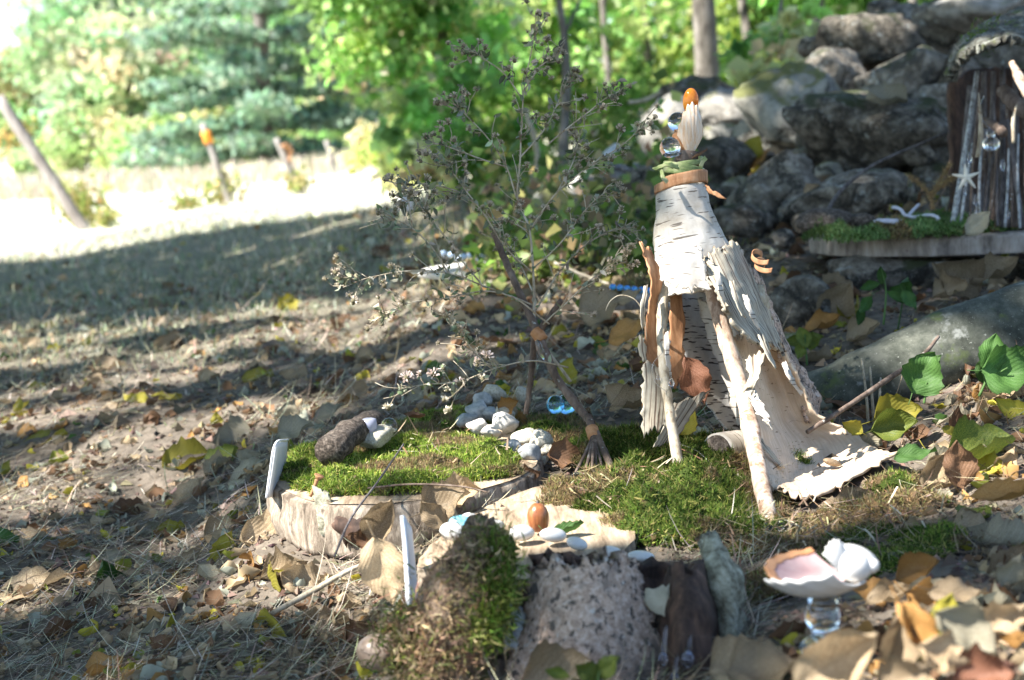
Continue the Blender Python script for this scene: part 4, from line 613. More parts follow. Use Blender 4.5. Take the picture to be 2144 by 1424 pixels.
# ------------------------------------------------------------------ plank with eggs and acorn
pc = [(872,1168,1.10),(905,1120,1.16),(985,1062,1.24),(1075,1020,1.30),(1140,1000,1.33),(1220,1010,1.32),(1320,1045,1.27),(1335,1110,1.18),(1300,1170,1.10),(1180,1200,1.06),(1000,1200,1.06)]
poly = A([P(*c) for c in pc]); poly = np.vstack([cr(np.vstack([poly, poly[:1]]), 60)[:-1]]); pz = .1135; poly[:, 2] = pz; n = len(poly); poly[:, :2] += .003*np.stack([vn(poly, 60, 3), vn(poly, 60, 4)], 1); cc = poly.mean(0)
th = thing('wood_plank', 'flat pale wooden plank under the acorn and eggs', 'plank', (cc[0], cc[1], pz-.03)); j = np.arange(n); k = (j+1) % n; V = np.vstack([poly, cc+(poly-cc)*.5, [cc]]); ob('sawn_top', (V, [np.stack([j, k, n+k, n+j], 1), np.stack([n+j, n+k, np.full(n, 2*n)], 1)], np.zeros((len(V), 2))), M['cut'], th)
lo = poly.copy(); lo[:, 2] -= .03; V = np.vstack([poly+A([0, 0, -.0005]), lo]); V[:, :2] += .002*np.stack([vn(V, 90, 3), vn(V, 90, 4)], 1); ob('rim', (V, [np.stack([j, n+j, n+k, k], 1)], np.zeros((len(V), 2))), M['slicebark'], th)
def egg(px, py, D, w, h, m, lab, tilt=0, z=None):
    c = P(px, py, D); r = w/2/FPX*D; rz = h/2/FPX*D; g = ell(c, (r, r*.72, rz), 26, 16, rotm(0, tilt, R.uniform(-.3, .3))); return ob('smooth_egg_stone', g, M[m], label=lab, cat='egg stone', group='row of egg stones on the plank')
egg(948,1113,1.145,56,40,'egg','white egg stone at the left end of the row',.2); egg(967,1096,1.165,56,34,'eggblue','pale blue egg stone among the white ones',.15); egg(982,1086,1.19,36,26,'egg','white egg stone behind the blue one'); egg(1038,1100,1.16,38,24,'egg','small white egg stone left of the acorn',.1)
egg(1092,1116,1.14,56,34,'egg','round white egg stone in front of the acorn',.1); egg(1158,1120,1.13,58,30,'egg','white egg stone before the green leaf',.15); egg(1208,1138,1.11,46,26,'egg','white egg stone half hidden behind the bark edge',.3); egg(1283,1157,1.09,48,26,'egg','white egg stone second from the right end',.35); egg(1342,1165,1.08,58,24,'egg','white egg stone at the right end of the row',.1)
c = P(1129, 1113, 1.165); up = Vector((-.02, 0, 1)); th = thing('acorn', 'brown upright acorn without cap on the plank', 'acorn', c); nut = ob('nut', lathe(c, [(.0001, 0), (.0045, .0006), (.0072, .004), (.0083, .009), (.0083, .0135), (.0070, .018), (.0042, .0213), (.0018, .0225), (.0001, .0226)], 26, up), M['acorn'], th); ob('tip', lathe(c+A([0, 0, .0222]), [(.0014, 0), (.0011, .0012), (.0003, .0024), (.0001, .0025)], 10, up), M['darkstick'], nut)
# ------------------------------------------------------------------ bark palisade in front (close, out of focus)
th = thing('mossy_bark_chunk', 'upright mossy bark chunk, left piece of the front palisade', 'bark', P(950, 1424, .98))
bk = ob('bark', patch([[(992,1100,1.0),(1005,1086,1.01),(1030,1108,1.02),(1048,1150,1.03)],[(968,1150,.99),(995,1140,.985),(1030,1148,.99),(1056,1170,1.02)],[(915,1205,.99),(960,1190,.97),(1020,1190,.98),(1060,1200,1.02)],[(890,1275,.99),(930,1250,.96),(1000,1260,.965),(1055,1270,1.0)],[(882,1350,.99),(920,1350,.955),(985,1360,.96),(1045,1350,.99)],[(870,1470,.98),(920,1470,.955),(985,1480,.96),(1050,1470,.98)]], 40, 34, .014, .004, .006, 21, 130), M['mossbark'], th)
def tuft(poly_px, n, L, w, cols, th=None, name='moss_tuft', lab=None, spread=.004):
    pp = []
    for k in range(n):
        i = R.integers(0, len(poly_px)-1); f = R.random(); a = A(poly_px[i])*(1-f)+A(poly_px[i+1])*f; pp.append(P(a[0]+R.normal()*10, a[1]+R.normal()*14, a[2]-.004))
    p = A(pp)+R.normal(size=(n, 3))*spread; nr = -_f*np.ones((n, 1))*.6+A([0, 0, .25]); g = fronds(p, L*R.uniform(.5, 1.6, n), w*R.uniform(.7, 1.4, n), pick(cols, n, .25), 1.0, nr); return ob(name, g, M['moss'], th, kind='stuff') if th is not None else ob(name, g, M['moss'], label=lab, kind='stuff')
tuft([(1040,1135,.985),(1050,1200,.970),(1042,1280,.958),(1010,1330,.95)], 3200, .007, .0010, MG[:4], bk, spread=.005); tuft([(1000,1130,.99),(985,1200,.97),(940,1260,.965),(975,1330,.955),(900,1330,.96),(950,1400,.955),(880,1400,.96)], 5000, .0055, .0010, [(.40,.28,.17),(.28,.19,.11),(.16,.11,.065),(.10,.07,.045),(.46,.34,.2),(.2,.2,.07)], bk, spread=.010); tuft([(850,1300,.985),(860,1380,.98),(900,1440,.97)], 2600, .007, .0010, MB+MG[:3]+[(.48,.33,.21),(.36,.22,.14)], bk, spread=.010)
th = thing('lichen_bark_slab', 'wide grey lichen-spotted bark slab in the middle of the palisade', 'bark', P(1220, 1424, .96))
ob('bark', patch([[(1120,1185,.985),(1200,1180,.965),(1270,1168,.965),(1328,1172,.985)],[(1112,1240,.98),(1200,1240,.955),(1270,1240,.955),(1335,1235,.98)],[(1105,1310,.975),(1200,1310,.945),(1280,1310,.95),(1365,1310,.975)],[(1075,1390,.97),(1190,1390,.94),(1290,1390,.945),(1385,1390,.97)],[(1065,1470,.965),(1190,1480,.94),(1290,1480,.94),(1395,1470,.965)]], 44, 44, .010, .0009, .012, 31, 200), M['lichenbark'], th)
ob('backing', patch([[(1110,1166,1.02),(1200,1160,1.03),(1330,1184,1.035),(1465,1180,1.03)],[(1110,1210,1.02),(1200,1210,1.03),(1330,1220,1.035),(1470,1220,1.03)],[(1050,1300,1.01),(1200,1300,1.02),(1330,1300,1.02),(1480,1300,1.02)],[(1040,1480,1.0),(1200,1480,1.01),(1330,1480,1.01),(1490,1480,1.0)]], 26, 34, .010, .004, .008, 33), M['darkbark'], th)
ob('lower_chip', patch([[(1052,1268,.985),(1110,1275,.98)],[(1055,1320,.975),(1115,1330,.972)],[(1058,1365,.97),(1112,1368,.968)]], 12, 12, .006, .003, .004, 34), M['lichenstick'], th)
th = thing('curled_bark', 'dark brown curled bark at the right of the palisade', 'bark', P(1450, 1424, .96))
ob('bark', patch([[(1400,1215,.985),(1425,1190,.965),(1465,1182,.975),(1490,1195,1.0)],[(1395,1280,.98),(1425,1270,.95),(1470,1265,.955),(1500,1270,.99)],[(1390,1350,.97),(1430,1350,.94),(1480,1345,.95),(1505,1350,.985)],[(1380,1470,.96),(1430,1480,.935),(1490,1480,.945),(1515,1470,.98)]], 34, 26, .006, .003, .008, 41), M['darkbark'], th)
ob('pale_chip', patch([[(1352,1232,.972),(1402,1226,.968)],[(1350,1262,.970),(1400,1262,.966)],[(1378,1288,.968),(1402,1288,.966)]], 10, 8, .002, .001, .002, 42), M['pale'], th)
for k, (px, py, L, r) in enumerate([(1388, 1310, 70, .003), (1440, 1330, 50, .004), (1412, 1370, 50, .003)]): ob('glue_drip', join([tube(PP([(px+6, py, .932), (px+2, py+L*.5, .930), (px, py+L, .928)]), [.0012, .0016, r*.8], 8, 8), ell(P(px, py+L, .928), (r, r, r*1.3), 10, 8)]), M['glue'], th.children[0])
ob('lichen_bark_tip', patch([[(1472,1128,1.01),(1490,1118,1.01),(1505,1150,1.015)],[(1478,1190,.99),(1510,1180,.985),(1542,1190,1.0)],[(1490,1260,.985),(1525,1255,.975),(1552,1250,.995)],[(1505,1330,.98),(1530,1330,.972),(1550,1330,.99)],[(1515,1440,.975),(1530,1440,.97),(1545,1440,.98)]], 34, 22, .008, .004, .010, 51), M['greenlichen'], label='tall jagged grey-green lichened bark at the palisade end', cat='bark')
# ------------------------------------------------------------------ shell bird bath
def scallop(c, fwd, nrm, L, W, cup, ribs=13, th_=.0012, nr=20, nc=90, wave=.032, spread=1.15, r0=.03):
    fwd = A(fwd)/np.linalg.norm(fwd); nrm = A(nrm)-fwd*(A(nrm)@fwd); nrm /= np.linalg.norm(nrm); sd = np.cross(fwd, nrm); ph, rho = np.meshgrid(np.linspace(-spread, spread, nc), np.linspace(r0, 1, nr))
    rb = np.cos(ribs*math.pi*ph/spread); rim = rho*(1+wave*rb*rho**2); ext = np.cos(ph*.55); y = rim*np.cos(ph*.95)*ext**.3*L; x = rim*np.sin(ph)/math.sin(min(spread, 1.57))*W
    d2 = ((y-.55*L)/(.55*L))**2+(x/(W*1.02))**2; z = -cup*(1-np.clip(d2, 0, 1.1))+wave*.35*L*rb*rho**1.2*.5
    return solid(A(c)+fwd*y[..., None]+sd*x[..., None]+nrm*z[..., None], th_)
th = thing('shell_bird_bath', 'scallop shell bird bath with small shell bird on glass beads', 'bird bath', P(1722, 1390, .845))
ob('stem_bead', ell(P(1722, 1290, .855), (.010, .010, .0105), 22, 14), M['glassclear'], th); ob('stem_bead', ell(P(1730, 1330, .85), (.0085, .0085, .0085), 22, 14), M['glassclear'], th); ob('stem_bead', ell(P(1710, 1358, .845), (.0095, .0095, .008), 22, 14), M['glassaqua'], th); ob('stem_bead', ell(P(1722, 1395, .845), (.010, .010, .008), 22, 14), M['glassaqua'], th)
ob('neck', lathe(P(1725, 1272, .853), [(.0001, 0), (.0075, 0), (.0085, .003), (.0095, .006), (.0001, .0065)], 18), M['glassclear'], th)
lf = -_r*1.0+_u*.06
vd = P(1712, 1212, 1.0)-CAM; vd /= np.linalg.norm(vd); n0 = _u-vd*(_u@vd); n0 /= np.linalg.norm(n0)
ob('basin_shell', scallop(P(1815, 1214, .853), lf*1.0, n0+vd*.08, .0565, .024, .0115, 8, wave=.018), M['shell'], th)
pk = ob('pink_shell', scallop(P(1778, 1208, .872), lf+_f*.10+_u*.06, n0-vd*.62, .0475, .025, .005, 8, wave=.012), M['shellpink'], th)
ob('shell_rim', scallop(P(1778, 1208, .872)+n0*.0006-vd*.0006, lf+_f*.10+_u*.06, n0-vd*.62, .0478, .0252, .005, 8, .0016, 6, 90, wave=.012, r0=.88), M['shellrim'], pk)
ob('bird_body_shell', ell(P(1787, 1186, .852), (.0105, .008, .0085), 24, 16, rotm(0, .45, .2)), M['shell'], th); ob('bird_wing_shell', scallop(P(1752, 1200, .850), _u*1.0-_r*.12, -_f+_r*.5, .0185, .008, -.003, 6, spread=.9), M['shell'], th); ob('bird_back_shell', ell(P(1795, 1168, .860), (.0125, .009, .0065), 24, 14, rotm(0, .45, 0)), M['shell'], th); bh = ob('bird_head', ell(P(1822, 1186, .853), (.0055, .0045, .0042), 16, 12, rotm(0, -.4, 0)), M['shell'], th); ob('bird_beak', tube([P(1827, 1182, .853), P(1837, 1177, .853)], [.0022, .0007], 8), M['shell'], bh)
ORD = ['first', 'second', 'third', 'fourth', 'fifth', 'sixth', 'seventh', 'eighth', 'ninth', 'tenth', 'eleventh', 'twelfth', 'thirteenth', 'fourteenth', 'fifteenth', 'sixteenth', 'seventeenth', 'eighteenth', 'nineteenth', 'twentieth']
# ------------------------------------------------------------------ birch bark house
HB = P(1480, 985, 1.37); H = thing('birch_bark_house', 'curled birch bark fairy house topped by a striped shell', 'fairy house', HB)
HC = [(1424,392,1.395,50),(1428,430,1.395,55),(1436,480,1.395,66),(1448,530,1.395,77),(1458,575,1.395,86),(1462,612,1.395,92)]
def cone(rows, a0, a1, na, nr, th_, seed, cutf=None, rough=.0012, jag=0):
    rows = A(rows, dtype=float); c = cr(A([P(a, b, d) for a, b, d, r in rows]), nr); r = np.interp(np.linspace(0, 1, nr), np.linspace(0, 1, len(rows)), rows[:, 3]/FPX*rows[:, 2]); ax = c[-1]-c[0]; ax /= np.linalg.norm(ax); s = _r-ax*(_r@ax); s /= np.linalg.norm(s); b = np.cross(ax, s); b = -b if b@_f > 0 else b   # b points to the camera
    a = np.linspace(a0, a1, na); Gp = c[:, None]+r[:, None, None]*(np.cos(a)[None, :, None]*s+np.sin(a)[None, :, None]*b)
    Gp = Gp+(Gp-c[:, None])*(.05*fbm(Gp, 22, seed, 2))[..., None]
    if jag: Gp[-1] += ax*(jag*vn(np.stack([a*3, 0*a, 0*a+seed], 1))+jag*.6*vn(np.stack([a*11, 0*a, 0*a+seed], 1)))[:, None]; Gp[-2] += (Gp[-1]-Gp[-2])*.3
    du = np.gradient(Gp, axis=1); dv = np.gradient(Gp, axis=0); N = np.cross(du, dv); N /= np.linalg.norm(N, axis=2)[..., None]+1e-9; Gp = Gp+N*(rough*fbm(Gp, 60, seed+4))[..., None]; return solid(Gp, th_)
ob('bark_tube', cone(HC, math.radians(10), math.radians(395), 90, 40, .0022, 4, jag=.004), M['birch'], H)
ob('back_sheet', patch([[(1395,585,1.42),(1450,585,1.455),(1545,600,1.43)],[(1412,680,1.425),(1480,680,1.46),(1562,680,1.425)],[(1442,770,1.43),(1510,770,1.46),(1585,770,1.42)],[(1485,850,1.43),(1540,850,1.45),(1612,840,1.42)],[(1525,905,1.43),(1565,905,1.44),(1622,895,1.41)]], 44, 26, .002, .0018, .006, 61), M['birchin'], H)
ob('inner_panel', patch([[(1462,630,1.425),(1520,640,1.41)],[(1480,700,1.43),(1545,700,1.405)],[(1515,790,1.43),(1575,790,1.40)],[(1545,880,1.42),(1600,880,1.39)],[(1560,920,1.40),(1605,920,1.38)]], 34, 16, .002, .0015, .006, 62), M['birch'], H)
ob('flap', patch([[(1470,545,1.335),(1508,520,1.35),(1545,512,1.385)],[(1500,612,1.31),(1545,600,1.335),(1585,600,1.385)],[(1540,680,1.305),(1580,672,1.34),(1612,662,1.385)],[(1578,722,1.315),(1610,725,1.34),(1640,732,1.385)]], 46, 30, .0030, .0012, .012, 63, 80), M['flap'], H)
ob('flap_roll', patch([[(1476,540,1.333),(1490,548,1.322)],[(1500,580,1.315),(1512,590,1.305)],[(1512,640,1.305),(1525,650,1.298)]], 24, 10, .003, .002, .006, 64), M['flap'], H)
ob('ramp', patch([[(1540,715,1.36),(1590,690,1.42),(1640,725,1.39)],[(1556,790,1.345),(1618,785,1.425),(1676,800,1.40)],[(1572,870,1.315),(1650,880,1.415),(1715,868,1.405)],[(1586,938,1.285),(1690,932,1.395),(1785,905,1.41)],[(1600,996,1.25),(1700,985,1.33),(1835,942,1.37)],[(1612,1018,1.235),(1705,1040,1.235),(1880,946,1.31)]], 60, 40, .0028, .0018, .010, 65, 60), M['ramp'], H)
ob('outer_strip', patch([[(1560,560,1.40),(1590,580,1.43)],[(1608,680,1.40),(1645,715,1.435)],[(1645,770,1.405),(1688,788,1.445)],[(1680,830,1.41),(1714,835,1.45)],[(1688,885,1.41),(1712,885,1.445)]], 50, 16, .004, .0022, .010, 66, 120), M['lichenbark'], H)
ob('curl_shred', patch([[(1560,750,1.305),(1602,735,1.30)],[(1568,790,1.298),(1590,790,1.29)],[(1556,812,1.30),(1578,820,1.292)]], 16, 10, .0015, .002, .006, 67), M['flap'], H)
ob('peel_shred', patch([[(1548,800,1.305),(1575,800,1.30)],[(1575,850,1.29),(1605,860,1.285)],[(1600,880,1.285),(1612,895,1.28)]], 16, 10, .0015, .002, .008, 68), M['birch'], H)
# peeling layers
ob('peel_layer', patch([[(1390,520,1.337),(1425,515,1.322),(1470,522,1.325)],[(1385,560,1.335),(1425,560,1.314),(1475,565,1.318)],[(1382,592,1.328),(1430,600,1.306),(1492,612,1.312)]], 24, 26, .0008, .0008, .007, 77), M['birch'], H)
for k, (a, b) in enumerate([((1500,560),(1520,640)),((1530,590),(1560,670)),((1560,620),(1590,690)),((1590,700),(1625,770)),((1640,760),(1680,830)),((1575,900),(1640,980)),((1395,700),(1405,790)),((1352,600),(1346,690))]):
    d_ = 1.305+.02*(k > 3)-.03*(k == 5)+.03*(k > 5); x0, y0 = a; x1, y1 = b; ob('bark_shred', patch([[(x0-4,y0,d_),(x0+6,y0-3,d_)],[((x0+x1)/2-8,(y0+y1)/2,d_-.012),((x0+x1)/2+3,(y0+y1)/2,d_-.008)],[(x1-3,y1,d_-.004-.012*(k%2)),(x1+2,y1-2,d_-.004)]], 16, 6, .0007, .0008, .003, 90+k), M['flap' if k%2 else 'birch'], H)
# posts
ob('front_post', tube(PP([(1488,600,1.33),(1510,680,1.325),(1545,790,1.31),(1568,880,1.29),(1590,990,1.24),(1618,1120,1.18)]), [.0062,.0070,.0070,.0072,.0070,.0066], 14, 60, .14, 5), M['peeled'], H)
ob('door_stick', tube(PP([(1392,588,1.375),(1386,660,1.365),(1388,760,1.35),(1402,860,1.335),(1424,995,1.315)]), [.0048,.0050,.0044,.0044,.0048], 12, 60, .18, 6), M['palestick'], H)
ob('bark_strip', patch([[(1340,512,1.36),(1362,520,1.365)],[(1362,585,1.36),(1385,588,1.37)],[(1352,690,1.365),(1388,690,1.375)],[(1352,780,1.36),(1392,780,1.37)],[(1345,850,1.355),(1388,850,1.365)]], 40, 12, .0018, .0012, .006, 71), M['orangebark'], H)
ob('strip_edge', patch([[(1404,600,1.385),(1424,600,1.39)],[(1402,680,1.385),(1432,690,1.39)],[(1400,760,1.38),(1428,765,1.385)],[(1404,800,1.375),(1420,805,1.38)]], 26, 8, .0016, .001, .004, 72), M['orangebark'], H)
ob('lower_bark', patch([[(1345,760,1.35),(1392,770,1.36)],[(1345,830,1.345),(1400,835,1.35)],[(1345,905,1.34),(1395,895,1.345)]], 24, 14, .002, .002, .008, 73), M['flap'], H)
ob('door_shingle', patch([[(1410,845,1.372),(1485,818,1.385)],[(1395,880,1.36),(1455,862,1.37)],[(1368,938,1.345),(1412,922,1.355)]], 22, 14, .0018, .0015, .005, 74), M['flap'], H)
ob('curled_sliver', tube(PP([(1268,650,1.36),(1278,630,1.36),(1300,618,1.36),(1330,628,1.36),(1348,660,1.36),(1354,710,1.36)]), [.0006,.001,.0012,.0014,.0016,.001], 6, 24, oval=.3), M['palestick'], H)
ob('torn_scrap', patch([[(1338,705,1.36),(1350,700,1.36)],[(1336,730,1.358),(1352,735,1.36)],[(1345,755,1.36),(1356,760,1.36)]], 10, 6, .0015, .002, .004, 75), M['flap'], H)
for k, (a, b) in enumerate([(1575, 545), (1582, 562)]):     # curls of orange bark at the shoulder
    t = np.linspace(0, 5.2, 18); q = P(a, b, 1.39); pts = q+_r*(.008*np.cos(t)*(1-.03*t)+.0015*t)[:, None]+_u*(.0055*np.sin(t))[:, None]-_f*(.004*t)[:, None]
    ob('bark_curl', solid(np.stack([pts, pts+_u*.006-_f*.002], 1)[:, [0, 1]], .0009) if False else patch([[tuple(x) for x in (p_, p_+_u*.0045+_r*.001)] for p_ in pts], 40, 5, .0009, world=True), M['orangebark'], H)
ob('lacy_scrap', patch([[(1580,600,1.385),(1600,590,1.385)],[(1590,625,1.38),(1605,620,1.38)],[(1600,650,1.38),(1612,652,1.38)]], 14, 8, .0012, .003, .008, 76), M['palestick'], H)
# bands and crown of the house
ob('crown_stick', tube(PP([(1436,395,1.395),(1437,360,1.395),(1440,318,1.395)]), [.013,.012,.0115], 14, 12, .08, 7), M['stick'], H)
def band(px, py, D, rpx, wpx, tilt, turns, m, th_=.0018, seed=0, name='bark_band'):
    c = P(px, py, D); r = rpx/FPX*D; wd = wpx/FPX*D; a = np.linspace(-.4, 2*math.pi*turns-.4, int(48*turns)); ctr = c+r*(np.cos(a)[:, None]*_r-np.sin(a)[:, None]*_f)+_u*((tilt*np.cos(a-.4)+(.0035*a/6.28)))[:, None]; Gp = np.stack([ctr+_u*wd*(s_) for s_ in np.linspace(-.5, .5, 5)], 1); out = (Gp-c)/r; Gp = Gp+out*(.0004*np.cos(np.linspace(-1.5, 1.5, 5)))[None, :, None]+out*(.0006*fbm(Gp, 70, seed))[..., None]
    return ob(name, solid(Gp, th_), M[m], H)
band(1426,390,1.395,55,18,.006,1.45,'orangebark',.0008,seed=2); band(1432,364,1.395,42,17,-.003,1.8,'greenleafwrap',.0008,seed=3,name='leaf_band'); band(1436,350,1.395,36,11,.003,1.2,'greenleafwrap',.0008,seed=4,name='leaf_band')
ob('band_tail', patch([[(1478,388,1.37),(1480,400,1.37)],[(1490,398,1.36),(1494,410,1.36)],[(1505,405,1.36),(1520,416,1.355)]], 14, 6, .0015, .001, .003, 81), M['orangebark'], H)
ob('leaf_tail', patch([[(1420,345,1.35),(1420,356,1.35)],[(1395,340,1.345),(1397,350,1.345)],[(1368,352,1.35),(1372,356,1.35)]], 16, 6, .001, .001, .002, 82), M['greenleafwrap'], H)
ob('leaf_tail', patch([[(1382,358,1.36),(1388,354,1.36)],[(1384,372,1.355),(1392,368,1.355)],[(1394,384,1.355),(1400,380,1.355)]], 12, 5, .001, .0005, .001, 83), M['greenleafwrap'], H)
ob('leaf_tail', patch([[(1466,362,1.38),(1470,364,1.38)],[(1464,345,1.378),(1472,346,1.378)],[(1475,326,1.378),(1483,332,1.378)]], 12, 5, .001, .0005, .001, 84), M['greenleafwrap'], H)
ob('dry_leaf_tip', patch([[(1450,332,1.38),(1455,326,1.38)],[(1465,325,1.375),(1468,318,1.375)],[(1480,316,1.375),(1481,310,1.375)]], 10, 5, .001, .0005, .001, 85), M['brown'], H)
# finial
c = P(1441, 334, 1.39); up = P(1447, 218, 1.39)-c; L = np.linalg.norm(up)
g = scallop(c, up, -_f+_r*.2, L, L*.235, -.010, 7, .0014, wave=.03); ob('striped_shell', g, M['shellband'], H, label='striped cream and peach scallop shell standing upright')
ob('shell_inner_side', scallop(c-_r*.003+_f*.006, up*.96-_r*.008, -_f-_r*.4, L*.62, L*.20, -.006, 6, .0012), M['shellrim'], H)  # small orange inner part at the left of the shell
ob('amber_bead', ell(P(1446, 212, 1.396), (.0072, .0066, .0120), 24, 16, rotm(0, .08, 0)), M['glassamber'], H, label='amber glass drop behind the shell tip')
ob('glass_marble', ell(P(1403, 309, 1.385), (.0096,)*3, 28, 18), M['glassclear'], H); ob('glass_marble', ell(P(1419, 256, 1.395), (.0092,)*3, 28, 18), M['glassclear'], H); ob('marble_foot', ell(P(1408, 322, 1.385), (.008, .007, .003), 14, 8), M['glue'], H)
ob('lichen_flake', ell(P(1376, 500, 1.40), (.004, .008, .013), 12, 10, None, .2, 60), M['greenlichen'], H)
# base log, red leaf, glue
L0 = thing('birch_log', 'short birch log at the doorway of the birch house', 'log', P(1540, 995, 1.36)); lb = ob('bark', tube(PP([(1502,950,1.345),(1548,945,1.365),(1610,940,1.385)]), [.0185,.019,.018], 22, 16, .05, 3), M['birch'], L0); ob('cut_end', tube(PP([(1500.5,950,1.3445),(1498,950,1.3435)]), [.0168,.0160], 22, 3), M['driftwood'], lb)
gb = [(1406,800,1.33,.0026),(1378,790,1.34,.002),(1412,965,1.308,.002),(1636,1100,1.17,.003),(1612,1112,1.16,.0032),(1650,1108,1.17,.002),(1603,1100,1.165,.002)]
for k, (a, b, d, r) in enumerate(gb): ob('glue_blob', ell(P(a, b, d), (r, r*.8, r*1.5), 12, 8, None, .25, 200, k), M['glue'], H)
def thread(pts, r, lab, m='glue', seed=0): return ob('glue_thread', tube(PP(pts), r, 5, 24), M[m], label=lab, cat='thread', group='stray glue threads')
thread([(1425,930,1.31),(1460,945,1.29),(1500,980,1.27),(1530,1000,1.26)], .0002, 'fine glue thread hanging off the door stick'); thread([(1385,740,1.34),(1366,765,1.33),(1372,800,1.33),(1395,820,1.33)], .0003, 'looped glue thread at the orange bark strip')
ob('striped_seed', ell(P(1742, 968, 1.32), (.0085, .005, .0032), 18, 10, rotm(0, .35, .2)), M['seed'], label='striped seed lying on the white birch ramp', cat='seed')
# ------------------------------------------------------------------ root
ob('tree_root', tube(PP([(1560,905,1.62),(1700,850,1.60),(1830,805,1.59),(1980,745,1.60),(2144,690,1.62),(2420,600,1.66),(2800,480,1.75)]), [.028,.036,.042,.047,.052,.056,.06], 40, 60, .09, 8), M['root'], label='thick smooth grey-green tree root sloping down from the right', cat='root')
# ------------------------------------------------------------------ forked stick with dry aster
S = thing('forked_stick', 'slanting brown stick propped by a thin upright twig', 'stick', P(1170, 870, 1.45)); ms = ob('main_stick', tube(PP([(1033,486,1.50),(1062,555,1.495),(1100,640,1.48),(1128,700,1.47),(1160,780,1.45),(1200,840,1.43),(1240,888,1.41)]), [.0030,.0034,.0037,.0040,.0041,.0041,.0036], 12, 60, .18, 9), M['stick'], S)
ob('prop_twig', tube(PP([(1120,690,1.475),(1114,770,1.485),(1101,866,1.49)]), [.0036,.0032,.0026], 10, 30, .16, 4), M['stick'], S); ob('side_fork', tube(PP([(1130,692,1.468),(1150,665,1.465),(1176,628,1.46)]), [.0035,.003,.0026], 9, 16, .14, 5), M['stick'], S); ob('binding', tube(PP([(1120,692,1.468),(1136,712,1.464)]), [.0062,.006], 12, 6, .1), M['twine'], ms); ob('glue_blob', ell(P(1132,735,1.455), (.0035,.0035,.011), 12, 10, rotm(0, -.25, 0), .25, 200), M['glue'], S)
# dry aster sprig
AS = thing('dry_aster', 'wispy dried aster sprig with small seed heads tied to the stick', 'dried plant', P(1190, 800, 1.47))
ST = [[(1195,800,1.46),(1128,700,1.47),(1118,600,1.48),(1108,480,1.48),(1085,420,1.48),(1090,320,1.47),(1096,200,1.46),(1112,110,1.45),(1125,30,1.44)],
 [(1150,680,1.46),(1075,625,1.43),(1000,595,1.40),(940,572,1.38),(870,565,1.36),(780,580,1.35),(718,602,1.34)],[(1010,600,1.40),(965,545,1.39),(915,470,1.38),(870,415,1.37),(838,378,1.36)],[(1112,570,1.48),(1060,520,1.46),(1000,430,1.44),(950,365,1.43),(918,335,1.42)],
 [(1086,420,1.48),(1060,350,1.47),(1020,285,1.46),(975,240,1.45),(958,222,1.45)],[(1112,480,1.48),(1170,400,1.47),(1240,345,1.46),(1310,300,1.45),(1358,258,1.44)],[(1090,330,1.47),(1140,270,1.48),(1175,200,1.49),(1195,158,1.5)],[(1150,300,1.48),(1210,250,1.48),(1270,205,1.48),(1300,190,1.48)],
 [(1122,650,1.48),(1170,570,1.50),(1230,510,1.51),(1300,478,1.52),(1335,490,1.52)],[(1128,690,1.47),(1180,640,1.44),(1240,580,1.42),(1320,530,1.41)],[(1190,770,1.45),(1120,755,1.42),(1040,770,1.40),(960,800,1.39),(890,805,1.385),(835,815,1.38)],[(1030,772,1.40),(990,735,1.39),(965,690,1.38),(945,660,1.38)],
 [(1120,640,1.48),(1030,610,1.46),(930,625,1.44),(840,640,1.43),(800,660,1.42)],[(1096,210,1.46),(1060,160,1.45),(1010,120,1.44),(985,105,1.44)],[(1098,190,1.46),(1130,140,1.47),(1170,110,1.47)],[(940,572,1.38),(900,510,1.37),(850,470,1.36),(800,455,1.35)],[(1000,430,1.44),(960,400,1.44),(890,385,1.43),(850,390,1.42)],
 [(1118,560,1.48),(1180,500,1.46),(1235,430,1.45),(1270,400,1.45)],[(1115,610,1.48),(1090,560,1.5),(1050,500,1.52),(1035,450,1.53)],[(1060,350,1.47),(1000,330,1.46),(940,310,1.45),(900,300,1.45)],[(1170,400,1.47),(1200,340,1.48),(1215,280,1.49)]]
heads = []; leaves = []; hw = []
rs = np.random.default_rng(5)
for si, s in enumerate(ST):
    L = len(s); p = cr(PP(s), 10*L); p = p+.0012*np.stack([vn(p, 40, 1), vn(p, 40, 2), vn(p, 40, 3)], 1); r0 = .0016 if si == 0 else .0009; ob('stem', tube(p, np.linspace(r0, .0004, len(p)), 5, len(p)), M['palestick'], AS)
    start = .35 if si in (0, 1) else .2; tw = []
    for k in range(int(len(p)*.36)):
        f = start+(1-start)*rs.random()**.8; i = min(int(f*(len(p)-1)), len(p)-2); o = p[i]; d = p[i+1]-p[i]; d /= np.linalg.norm(d); e = rs.normal(size=3); e -= d*(e@d)*.4; e[1] *= .8; e /= np.linalg.norm(e); e = d*.75+e*.8+A([0, 0, .25]); e /= np.linalg.norm(e); ln = rs.uniform(.008, .034)*(1.25-.5*f); q = o+e*ln; mid = (o+q)/2+rs.normal(size=3)*.002
        tw.append(tube([o, mid, q], [.00045, .0004, .0003], 4, 5))
        for z in range(rs.integers(1, 4)): leaves.append(o+(q-o)*rs.random()+rs.normal(size=3)*.001)
        if rs.random() < .62: heads.append(q); hw.append(si == 10)
        if rs.random() < .4:
            e2 = e+rs.normal(size=3)*.6; e2 /= np.linalg.norm(e2); q2 = mid+e2*ln*.6; tw.append(tube([mid, q2], [.0004, .0003], 4, 2)); heads.append(q2); hw.append(si == 10)
    for z in range(int(len(p)*.35)): leaves.append(p[rs.integers(int(len(p)*.1), len(p))]+rs.normal(size=3)*.001)
    ob('twiglet', join(tw), M['palestick'], AS, kind='stuff')
